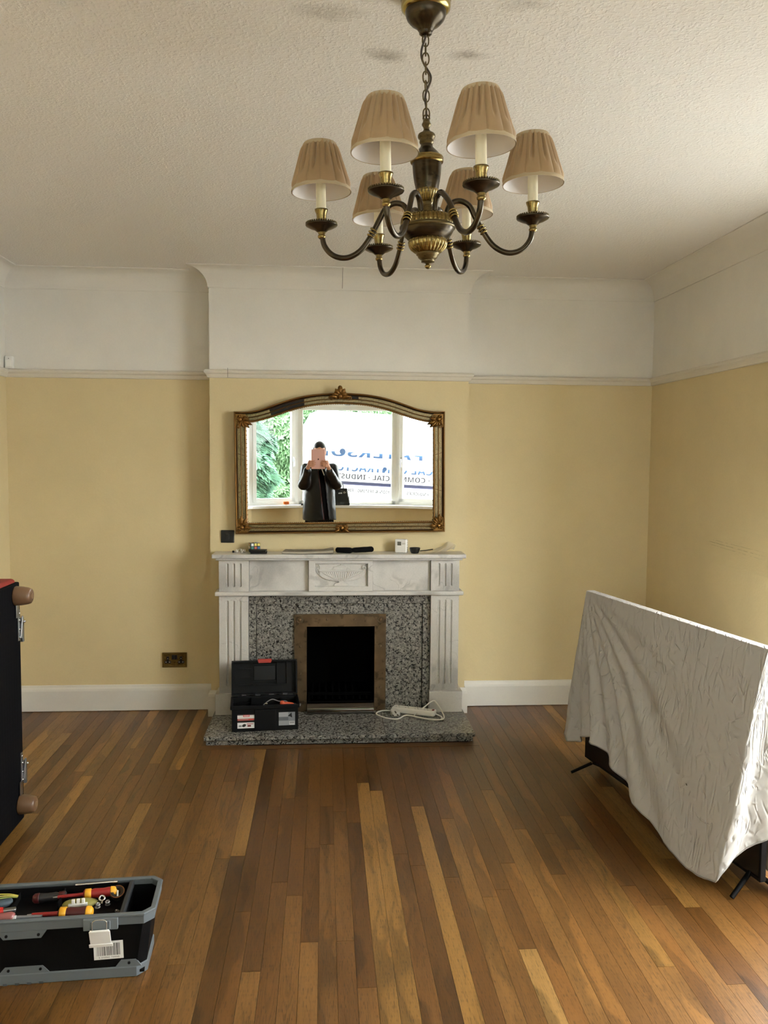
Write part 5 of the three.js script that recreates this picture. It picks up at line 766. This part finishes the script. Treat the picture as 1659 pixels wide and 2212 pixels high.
  const shape = grid(nu, nv, (u, v) => { if (v < 0.06) { const q = v / 0.06, p = loop(u, 0); const s2 = Math.sin(q * Math.PI / 2); return [p[0] * lerp(0.985, 1, s2), topY - 0.004 * (1 - Math.cos(q * Math.PI / 2)) + 0.004, p[2] * lerp(0.05, 1, s2)]; } return loop(u, (v - 0.06) / 0.94); }, true);
  { const uv = shape.attributes.uv; for (let i = 0; i < uv.count; i++) uv.setXY(i, uv.getX(i) * 4.2 * 1.1, uv.getY(i) * 1.0 * 1.1); }
  const cl = part('cloth', shape, cloth, s);
  part('hem', grid(nu, 4, (u, v) => { const p = loop(u, 1), a = v * Math.PI * 2; return [p[0], p[1] + 0.003 * Math.sin(a), p[2] + 0.003 * Math.cos(a)]; }, true), cloth, s);
  // small dark stain on the cloth
  const q = loop(0.335, 0.69); part('stain_spot', at(new THREE.CircleGeometry(0.005, 10), q[0], q[1], q[2] + 0.004, 0.25, 0, 0), mat(0x5d5346, 0.9), s);
}
// ---------- the person taking the picture, seen in the mirror ----------
{
  const p = thing('person', 'person in a black leather coat holding up a tablet to take the picture', 'person', [0, 0, 0]);
  const X = -0.062, Z = 0.40;
  const skin = mat(0xc08a6e, 0.55), leather = phys(0x060607, 0.36, { specularIntensity: 0.6, bumpMap: leatherBump, bumpScale: 0.0006, clearcoat: 0.12, clearcoatRoughness: 0.4 }), cloth = phys(0x050505, 0.9, { specularIntensity: 0.15 }), hairM = mat(0x100c0b, 0.45);
  const union = (list, k) => (x, y, z) => { let d = 9; for (const f of list) d = smin(d, f(x, y, z), k); return d; };
  const sh = [[X - 0.165, 1.375, Z], [X + 0.165, 1.375, Z]], el = [[-0.262, 1.185, 0.27], [0.150, 1.185, 0.27]], wr = [[-0.198, 1.405, 0.062], [0.048, 1.405, 0.062]];
  // body: one continuous figure
  const head = union([ellip([X, 1.600, Z - 0.02], [0.074, 0.104, 0.092]), ellip([X, 1.535, Z - 0.055], [0.050, 0.050, 0.055]), ellip([X, 1.585, Z - 0.112], [0.012, 0.022, 0.016]), ellip([X, 1.545, Z - 0.104], [0.024, 0.008, 0.010]), ellip([X - 0.075, 1.590, Z - 0.01], [0.010, 0.030, 0.018]), ellip([X + 0.075, 1.590, Z - 0.01], [0.010, 0.030, 0.018]), capsule([X, 1.54, Z + 0.0], [X, 1.40, Z + 0.015], 0.050, 0.056)], 0.022);
  const hand = (s) => {                                             // s: -1 grips the tablet's one long edge, 1 the other
    const w = wr[s < 0 ? 0 : 1], ex = s < 0 ? -0.158 : 0.010, P = [ex + s * 0.020, 1.445, 0.030], parts = [];
    parts.push(union([capsule(w, P, 0.026, 0.026), capsule([P[0], P[1] - 0.020, P[2] - 0.004], [P[0], P[1] + 0.030, P[2] - 0.006], 0.019, 0.017)], 0.02));
    const len = [0.040, 0.047, 0.045, 0.034];
    for (let i = 0; i < 4; i++) { const y = 1.478 - i * 0.0205, a = [ex + s * 0.018, y, 0.020], b = [ex + s * 0.008, y + 0.001, -0.006], c = [ex - s * len[i] * 0.55, y + 0.004, -0.0095], d = [ex - s * len[i], y + 0.006, -0.0055]; const f1 = capsule(a, b, 0.0100, 0.0094), f2 = capsule(b, c, 0.0092, 0.0084), f3 = capsule(c, d, 0.0084, 0.0070); parts.push((x, y2, z) => smin(smin(f1(x, y2, z), f2(x, y2, z), 0.005), f3(x, y2, z), 0.004)); }
    const t1 = capsule([P[0], P[1] - 0.012, P[2] + 0.012], [ex - s * 0.010, 1.468, 0.036], 0.0125, 0.0105), t2 = capsule([ex - s * 0.010, 1.468, 0.036], [ex - s * 0.034, 1.482, 0.030], 0.0105, 0.0085); parts.push((x, y, z) => smin(t1(x, y, z), t2(x, y, z), 0.006));
    return (x, y, z) => { let d = parts[0](x, y, z); for (let i = 1; i < parts.length; i++) d = smin(d, parts[i](x, y, z), 0.006); return d; };
  };
  const trunk = union([capsule([X, 1.44, Z + 0.012], [X, 1.34, Z + 0.01], 0.055, 0.085), ellip([X, 1.26, Z], [0.150, 0.16, 0.095]), ellip([X, 1.05, Z], [0.135, 0.16, 0.090]), ellip([X, 0.90, Z], [0.165, 0.12, 0.105]), ...[0, 1].flatMap((i) => [capsule(sh[i], el[i], 0.045, 0.036), capsule(el[i], wr[i], 0.036, 0.025)]), ...[-1, 1].flatMap((s) => [capsule([X + s * 0.085, 0.86, Z], [X + s * 0.080, 0.48, Z - 0.01], 0.080, 0.053), capsule([X + s * 0.080, 0.48, Z - 0.01], [X + s * 0.085, 0.10, Z + 0.015], 0.050, 0.034), capsule([X + s * 0.085, 0.055, Z + 0.02], [X + s * 0.095, 0.040, Z - 0.10], 0.032, 0.026)])], 0.035);
  part('body', merge([nets(trunk, [-0.36, -0.01, 0.0], [0.24, 1.5, 0.56], 0.013), nets(head, [X - 0.10, 1.40, Z - 0.15], [X + 0.10, 1.72, Z + 0.10], 0.0045), nets(hand(-1), [-0.245, 1.37, -0.03], [-0.09, 1.51, 0.11], 0.003), nets(hand(1), [-0.055, 1.37, -0.03], [0.095, 1.51, 0.11], 0.003)]), skin, p);
  for (const s of [-1, 1]) part('eye', ball(0.009, X + s * 0.030, 1.604, Z - 0.103, 1, 0.7, 0.6, 12), mat(0x241a16, 0.2), p);
  // hair drawn up to a small knot
  const cap = ellip([X, 1.612, Z - 0.008], [0.083, 0.110, 0.099]), knot = ellip([X + 0.004, 1.708, Z + 0.015], [0.022, 0.014, 0.026]), falls = capsule([X - 0.066, 1.60, Z - 0.005], [X - 0.070, 1.47, Z - 0.0], 0.028, 0.016);
  part('hair', nets((x, y, z) => { const face = Math.max(z - (Z - 0.045), y - 1.648 + 0.02 * Math.cos((x - X) * 20)); return smin(smin(Math.max(cap(x, y, z), -face - 0.0 > 0 ? -face : -face), knot(x, y, z), 0.012), falls(x, y, z), 0.012) + 0.0015 * (n3(x * 90, y * 20, z * 90, 9) - 0.5); }, [X - 0.12, 1.43, Z - 0.13], [X + 0.11, 1.75, Z + 0.12], 0.005), hairM, p);
  // coat hangs open over a dark dress
  const prof = [[0.68, 0.215, 0.155], [0.90, 0.205, 0.150], [1.10, 0.190, 0.135], [1.28, 0.185, 0.125], [1.40, 0.160, 0.105], [1.47, 0.075, 0.075]];
  const wid = (y, k) => { for (let i = 0; i < prof.length - 1; i++) if (y < prof[i + 1][0]) return lerp(prof[i][k], prof[i + 1][k], clamp((y - prof[i][0]) / (prof[i + 1][0] - prof[i][0]))); return prof[prof.length - 1][k]; };
  const edgeL = (y) => lerp(X + 0.068, X - 0.020, (y - 0.70) / 0.72), edgeR = (y) => lerp(X + 0.125, X + 0.045, (y - 0.70) / 0.72);
  const coatHull = (x, y, z) => { const a = wid(y, 1), b = wid(y, 2), q = Math.hypot((x - X) / a, (z - Z) / b); return (q - 1) * b * 0.9; };
  const sleeve = union([capsule(sh[0], el[0], 0.072, 0.064), capsule(el[0], [-0.208, 1.360, 0.105], 0.062, 0.047), capsule(sh[1], el[1], 0.072, 0.064), capsule(el[1], [0.058, 1.360, 0.105], 0.062, 0.047)], 0.03);
  const coatF = (x, y, z) => { const crease = 0.010 * (n3(x * 11, y * 9, z * 11, 21) - 0.5) + 0.004 * (n3(x * 32, y * 22, z * 32, 22) - 0.5); let d = smin(coatHull(x, y, z), sleeve(x, y, z), 0.04) + crease; const gap = z < Z - 0.03 && y < 1.42 ? Math.min(x - edgeL(y), edgeR(y) - x) : -1; if (gap > -0.03 && y < 1.43) d = Math.max(d, Math.min(gap, z < Z - 0.02 ? 1 : -1)); return Math.max(d, 0.735 + 0.012 * Math.sin((x - X) * 16) - y); };
  const coat = part('coat', nets(coatF, [-0.37, 0.66, 0.02], [0.26, 1.5, 0.60], 0.0085), leather, p);
  const dressF = (x, y, z) => Math.max((Math.hypot((x - X) / (wid(y, 1) - 0.032), (z - Z) / (wid(y, 2) - 0.014)) - 1) * 0.11, y - 1.43, 0.60 - y);
  part('dress', nets(dressF, [X - 0.23, 0.58, Z - 0.17], [X + 0.23, 1.45, Z + 0.17], 0.011), cloth, p);
  part('leggings', nets(union([-1, 1].flatMap((s) => [capsule([X + s * 0.085, 0.80, Z], [X + s * 0.080, 0.48, Z - 0.01], 0.088, 0.060), capsule([X + s * 0.080, 0.48, Z - 0.01], [X + s * 0.085, 0.12, Z + 0.015], 0.058, 0.041)]), 0.02), [X - 0.2, 0.06, Z - 0.13], [X + 0.2, 0.9, Z + 0.13], 0.012), cloth, p);
  for (const s of [-1, 1]) part('shoe', nets(union([capsule([X + s * 0.086, 0.060, Z + 0.030], [X + s * 0.098, 0.044, Z - 0.115], 0.046, 0.038), capsule([X + s * 0.085, 0.05, Z + 0.025], [X + s * 0.085, 0.12, Z + 0.02], 0.046, 0.044)], 0.02), [X + s * 0.09 - 0.07, 0, Z - 0.18], [X + s * 0.09 + 0.07, 0.18, Z + 0.1], 0.008), mat(0x0d0d0d, 0.4), p);
  // red-brown piping down the open edges and round the hem
  const onCoat = (x, y) => { for (let z = 0.10; z < Z + 0.05; z += 0.002) if (coatHull(x, y, z) < 0.002) return z - 0.001; return Z - 0.1; };
  const line = (fx) => Array.from({ length: 24 }, (_, k) => { const y = lerp(0.742, 1.40, k / 23), x = fx(y); return [x, y, onCoat(x, y)]; });
  const pipe = mat(0x6b2c22, 0.5);
  part('piping', tube(line((y) => edgeL(y) - 0.004), 0.0032, 60, 6), pipe, coat);
  part('piping', tube(line((y) => edgeR(y) + 0.004), 0.0022, 60, 6), mat(0x2a2224, 0.5), coat);
  part('collar', merge([tube([[X - 0.075, 1.41, Z + 0.03], [X - 0.062, 1.445, Z - 0.02], [X - 0.02, 1.42, Z - 0.095], [X - 0.005, 1.36, Z - 0.118]], 0.016, 30, 8), tube([[X + 0.075, 1.41, Z + 0.03], [X + 0.066, 1.445, Z - 0.02], [X + 0.055, 1.42, Z - 0.085], [X + 0.055, 1.36, Z - 0.115]], 0.016, 30, 8), tube([[X - 0.075, 1.41, Z + 0.03], [X, 1.44, Z + 0.085], [X + 0.075, 1.41, Z + 0.03]], 0.018, 24, 8)]), leather, coat);
  part('shirt_collar', tube([[X + 0.015, 1.42, Z - 0.088], [X + 0.036, 1.36, Z - 0.118], [X + 0.060, 1.30, Z - 0.128]], 0.006, 20, 6), mat(0xe9e6e0, 0.7), p);

  // tablet, its camera looking into the room
  const t = thing('tablet', 'rose gold tablet held up in both hands, dark emblem on its back', 'tablet', [0, EYE, 0.0]);
  t.rotation.copy(camera.rotation);
  const body = part('back_shell', rbox2(-0.160, 0.009, -0.232, 0.008, 0.005, 0.0112, 0.003, 3), mat(0xd9a79a, 0.42, 0.35), t);
  part('screen', rbox2(-0.157, 0.006, -0.229, 0.005, 0.0108, 0.0118, 0.0004), M.blackGloss, t);
  part('camera_ring', new THREE.TorusGeometry(0.0042, 0.0006, 8, 24).translate(0, 0, 0.0048), mat(0x8d8d90, 0.3, 0.8), body);
  const em = new THREE.Shape(); em.moveTo(0, -0.010); em.bezierCurveTo(-0.004, -0.012, -0.006, -0.009, -0.008, -0.005); em.bezierCurveTo(-0.011, 0.002, -0.008, 0.008, -0.003, 0.007); em.lineTo(0, 0.006); em.bezierCurveTo(0.003, 0.008, 0.006, 0.007, 0.008, 0.0045); em.bezierCurveTo(0.0045, 0.002, 0.0045, -0.003, 0.009, -0.0045); em.bezierCurveTo(0.007, -0.009, 0.004, -0.012, 0, -0.010);
  const lf = new THREE.Shape(); lf.moveTo(0, 0.0085); lf.quadraticCurveTo(0.0002, 0.013, 0.0042, 0.0142); lf.quadraticCurveTo(0.0045, 0.0095, 0, 0.0085);
  part('emblem', new THREE.ExtrudeGeometry([em, lf], { depth: 0.0004, bevelEnabled: false, curveSegments: 8 }).rotateY(Math.PI).translate(-0.0755, -0.112, 0.0051), mat(0x3a2622, 0.3, 0.5), body);
}
// ---------- things on the window board ----------
{
  const b = thing('handbag', 'black leather handbag with looped handles on the window board', 'handbag', [0.195, SILL + 0.0005, 1.262]);
  const le = phys(0x0b0b0c, 0.28, { clearcoat: 0.3, bumpMap: leatherBump, bumpScale: 0.0005 });
  part('body', nets((x, y, z) => { const q = Math.max(Math.abs(x) - lerp(0.150, 0.110, clamp(y / 0.24)), Math.abs(z) - lerp(0.060, 0.030, clamp(y / 0.24)), Math.abs(y - 0.115) - 0.113); return q + 0.006 * (n3(x * 20, y * 20, z * 20, 31) - 0.5) - 0.002; }, [-0.18, -0.02, -0.09], [0.18, 0.26, 0.09], 0.008).translate(0, 0.004, 0), le, b);
  for (const z of [-0.026, 0.026]) part('handle', tube([[-0.065, 0.20, z], [-0.060, 0.27, z], [-0.03, 0.315, z], [0.03, 0.315, z], [0.060, 0.27, z], [0.065, 0.20, z]], 0.0065, 40, 8), le, b);
  part('clasp', merge([rbox(0.045, 0.016, 0.006, 0.003, 0.02, 0.165, -0.048), new THREE.TorusGeometry(0.011, 0.0025, 6, 16).translate(0.075, 0.175, -0.046)]), M.chrome, b);
  part('tassel', merge([rod([0.135, 0.15, -0.045], [0.140, 0.05, -0.066], 0.003, 0.007), ball(0.006, 0.135, 0.152, -0.045)]), le, b);
  const o = thing('orange_gadget', 'small orange plastic gadget with a white tip on the window board', 'gadget', [-0.515, SILL + 0.0005, 1.225]); o.rotation.y = -0.35;
  part('case', rbox2(-0.040, 0.036, 0.010, 0.052, -0.018, 0.018, 0.010, 3), mat(0xe0702a, 0.45), o); part('white_tip', merge([cyl(0.012, 0.007, 0.014, 0.002, 0.007, 0, 12), rbox2(0.030, 0.048, 0.016, 0.030, -0.008, 0.008, 0.003)]), M.whitePlastic, o);
  const c = thing('slim_case', 'slim black case lying flat on the window board', 'case', [-0.240, SILL + 0.0005, 1.262]); part('shell', rbox2(-0.075, 0.075, 0, 0.014, -0.035, 0.035, 0.004, 2), M.blackPlastic, c); part('flap', rbox2(-0.073, 0.040, 0.0135, 0.017, -0.034, 0.034, 0.001), M.black, c);
}
// ---------- outside the bay ----------
{
  const GY = -0.42;
  struct('ground', boxUV(box2(-16, 16, GY - 0.3, GY, 1.55, 22), 1), mat(0x585754, 0.95, 0, { map: paintTex }), 'dark tarmac drive outside the bay window', 'drive');
  struct('patio', boxUV(box2(2.40, 16, GY - 0.3, GY + 0.10, -16, 1.55), 1), mat(0x959797, 0.95, 0, { map: paintTex }), 'pale paved patio outside the tall side window', 'patio');
  // the storey above the room and its roof, which keep the sky off the drive
  const up = struct('upper_storey', merge([box2(-7, XR + T, H + 0.2, 6.0, ZA - T, ZR + T), box2(-1.3, 1.95, H + 0.2, 6.0, ZR + T, 1.5)]), mat(0x7c5a4a, 0.9), 'brick upper storey of the house above the bay', 'house wall');
  part('roof', ext([[ZA - T - 0.4, 5.95], [2.1, 5.95], [-2.0, 8.8]].map(([z, y]) => [-z, y]), 9.6, 0).rotateY(Math.PI / 2).translate(-7.2, 0, 0), mat(0x6b4a3d, 0.9), up);
  const v = thing('van', 'white works van with blue lettering parked outside the bay window', 'van', [2.22, GY, 4.05]); v.rotation.set(0, 0.14, 0); 
  const tilt = new THREE.Matrix4().makeRotationZ(-0.045), put = (g, y = 0.02) => g.applyMatrix4(tilt).translate(0, y, 0);
  const paint = phys(0xbebfc1, 0.3, { clearcoat: 0.6 }), VL = 2.72, wide = 1.9;
  const side = [[-VL, 0.45], [VL - 0.10, 0.45], [VL, 0.62], [VL, 1.02], [VL - 0.12, 1.16], [VL - 0.95, 1.38], [VL - 1.55, 2.28], [VL - 1.85, 2.50], [-VL + 0.28, 2.58], [-VL + 0.10, 2.50], [-VL, 2.30]];
  part('bodywork', put(ext(side, wide, 0.05, [], 3)), paint, v);
  part('cab_window', put(ext([[VL - 1.72, 1.42], [VL - 1.05, 1.42], [VL - 1.52, 2.12], [VL - 1.72, 2.12]], 0.01, 0).translate(0, 0, -0.006)), M.blackGloss, v);
  part('sill_trim', put(rbox2(-VL + 0.02, VL - 0.05, 0.45, 0.60, -0.015, 0.03, 0.01)), M.blackPlastic, v);
  for (const x of [-VL + 1.0, VL - 0.95]) for (const z of [0.06, wide - 0.06]) { const w = part('wheel', lathe([[0.18, -0.11], [0.33, -0.11], [0.35, -0.07], [0.35, 0.07], [0.33, 0.11], [0.18, 0.11]], 28).rotateX(Math.PI / 2).translate(x, 0.35, z), M.blackPlastic, v); part('hub', lathe([[0, -0.06], [0.06, -0.07], [0.18, -0.09], [0.19, -0.08], [0.19, 0.08], [0, 0.06]], 24).rotateX(Math.PI / 2).translate(x, 0.35, z), M.steel, w); }
  part('rear_lamp', put(rbox2(-VL - 0.02, -VL + 0.01, 1.0, 1.5, 0.06, 0.16, 0.01)), mat(0xa03028, 0.3), v);
  // lettering on the side, as it reads from the house
  const W = 3.15, Hh = 1.4, S = 600, lett = canvasTex(Math.round(W * S), Math.round(Hh * S), (g, w, h) => {
    g.fillStyle = '#ffffff'; g.fillRect(0, 0, w, h);
    const word = (s, x, y, size, width, fill, font = 'sans-serif') => { g.save(); g.font = `bold ${size}px ${font}`; g.fillStyle = fill; g.textAlign = 'left'; const k = width / g.measureText(s).width; g.translate(x, y); g.scale(k, 1); g.fillText(s, 0, 0); g.restore(); };
    const grad = (y0, y1) => { const q = g.createLinearGradient(0, y0, 0, y1); q.addColorStop(0, '#ffffff'); q.addColorStop(0.50, '#f4f8fb'); q.addColorStop(0.56, '#3f6a96'); q.addColorStop(1, '#22466e'); return q; };
    word('PATERSON', 1.18 * S, 0.42 * S, 0.235 * S, 1.93 * S, grad(-0.172 * S, 0.0));
    word('ELECTRICAL CONTRACTORS', 0.20 * S, 0.665 * S, 0.185 * S, 2.75 * S, grad(-0.135 * S, 0.0));
    g.fillStyle = '#27496f'; for (const [x, y, r] of [[2.595, 0.335, 0.05], [1.85, 0.60, 0.036]]) { g.beginPath(); g.arc(x * S, y * S, r * S, 0, 7); g.fill(); }
    word('\u00b7 COMMERCIAL \u00b7 INDUSTRIAL \u00b7', 1.06 * S, 0.80 * S, 0.118 * S, 2.0 * S, '#1c1d2a');
    g.fillStyle = '#25284a'; g.fillRect(0.0, 0.845 * S, w, 0.045 * S); g.fillStyle = '#454a72'; g.fillRect(0.0, 0.89 * S, w, 0.012 * S);
    word('ENQUIRIES, INSPECTION & TESTING \u00b7 FIRE ALARMS', 1.07 * S, 1.02 * S, 0.07 * S, 1.75 * S, '#2d2f33');
  });
  part('lettering', put(new THREE.PlaneGeometry(W, Hh).rotateY(Math.PI).translate(-0.995, 1.515, -0.004)), mat(0xbebfc1, 0.35, 0, { map: lett }), v);

  // feathery conifer beside the van and a tall hedge beyond
  const spray = (() => { const g = []; for (let i = 0; i < 7; i++) { const a = (i - 3) * 0.36, L = 0.15 - Math.abs(i - 3) * 0.018; const s = new THREE.BufferGeometry(); const dx = Math.sin(a), dy = Math.cos(a), w = 0.017; s.setAttribute('position', new THREE.Float32BufferAttribute([0, 0, 0, dx * L * 0.5 + dy * w, dy * L * 0.5 - dx * w, 0.012, dx * L, dy * L, -0.02, 0, 0, 0, dx * L, dy * L, -0.02, dx * L * 0.5 - dy * w, dy * L * 0.5 + dx * w, 0.012], 3)); s.computeVertexNormals(); g.push(s); } return merge(g); })();
  const leafM = mat(0xffffff, 0.85, 0, { side: THREE.DoubleSide });
  function foliage(parent, n, place, seed, hue) {
    const m = shadows(new THREE.InstancedMesh(spray, leafM, n)); m.name = 'foliage'; m.userData.kind = 'stuff'; const r = rng(seed), q = new THREE.Object3D(), c = new THREE.Color();
    for (let i = 0; i < n; i++) { const [x, y, z, ax, s] = place(r); q.position.set(x, y, z); q.rotation.set(2.2 + r() * 0.7, ax + (r() - 0.5) * 1.0, (r() - 0.5) * 0.9, 'YXZ'); q.scale.setScalar(s * (0.7 + 0.6 * r())); q.updateMatrix(); m.setMatrixAt(i, q.matrix); const k = 0.5 + 0.6 * r(); c.setRGB(hue[0] * k, hue[1] * k, hue[2] * k); m.setColorAt(i, c); }
    parent.add(m);
  }
  const t = thing('conifer', 'feathery green conifer growing outside beside the van', 'tree', [-1.55, GY, 3.55]);
  part('trunk', rod([0, 0, 0], [0, 4.2, 0], 0.12, 0.03, 12), mat(0x4a3a2c, 0.9), t);
  foliage(t, 7500, (r) => { const y = 0.15 + 4.0 * Math.pow(r(), 1.1), a = r() * 6.283, R = (1.02 - y * 0.17) * (0.80 + 0.14 * Math.sin(y * 9 + a * 3) + 0.12 * Math.sin(y * 4 - a * 2)) * (0.78 + 0.27 * r()); return [R * Math.cos(a), y, R * Math.sin(a), Math.PI / 2 - a, 1.35]; }, 901, [0.13, 0.28, 0.18]);
  const hd = thing('garden_hedge', 'tall green hedge of trees beyond the parked van', 'hedge', [0.8, GY, 8.2]);
  part('stems', merge(Array.from({ length: 14 }, (_, k) => rod([-4.5 + k * 0.7, 0, 0], [-4.4 + k * 0.7, 5.2, 0.1], 0.05, 0.02, 6))), mat(0x4a3a2c, 0.9), hd);
  foliage(hd, 11000, (r) => { const x = -5 + 10 * r(), y = 0.2 + 5.6 * r() + 0.25 * Math.sin(x * 2), f = r() < 0.6; return [x, y, (f ? -0.5 : 0.3 * (r() - 0.5)) + 0.15 * Math.sin(x * 3 + y * 4), Math.PI, 1.9]; }, 902, [0.20, 0.36, 0.17]);
}

renderer.render(scene, camera);
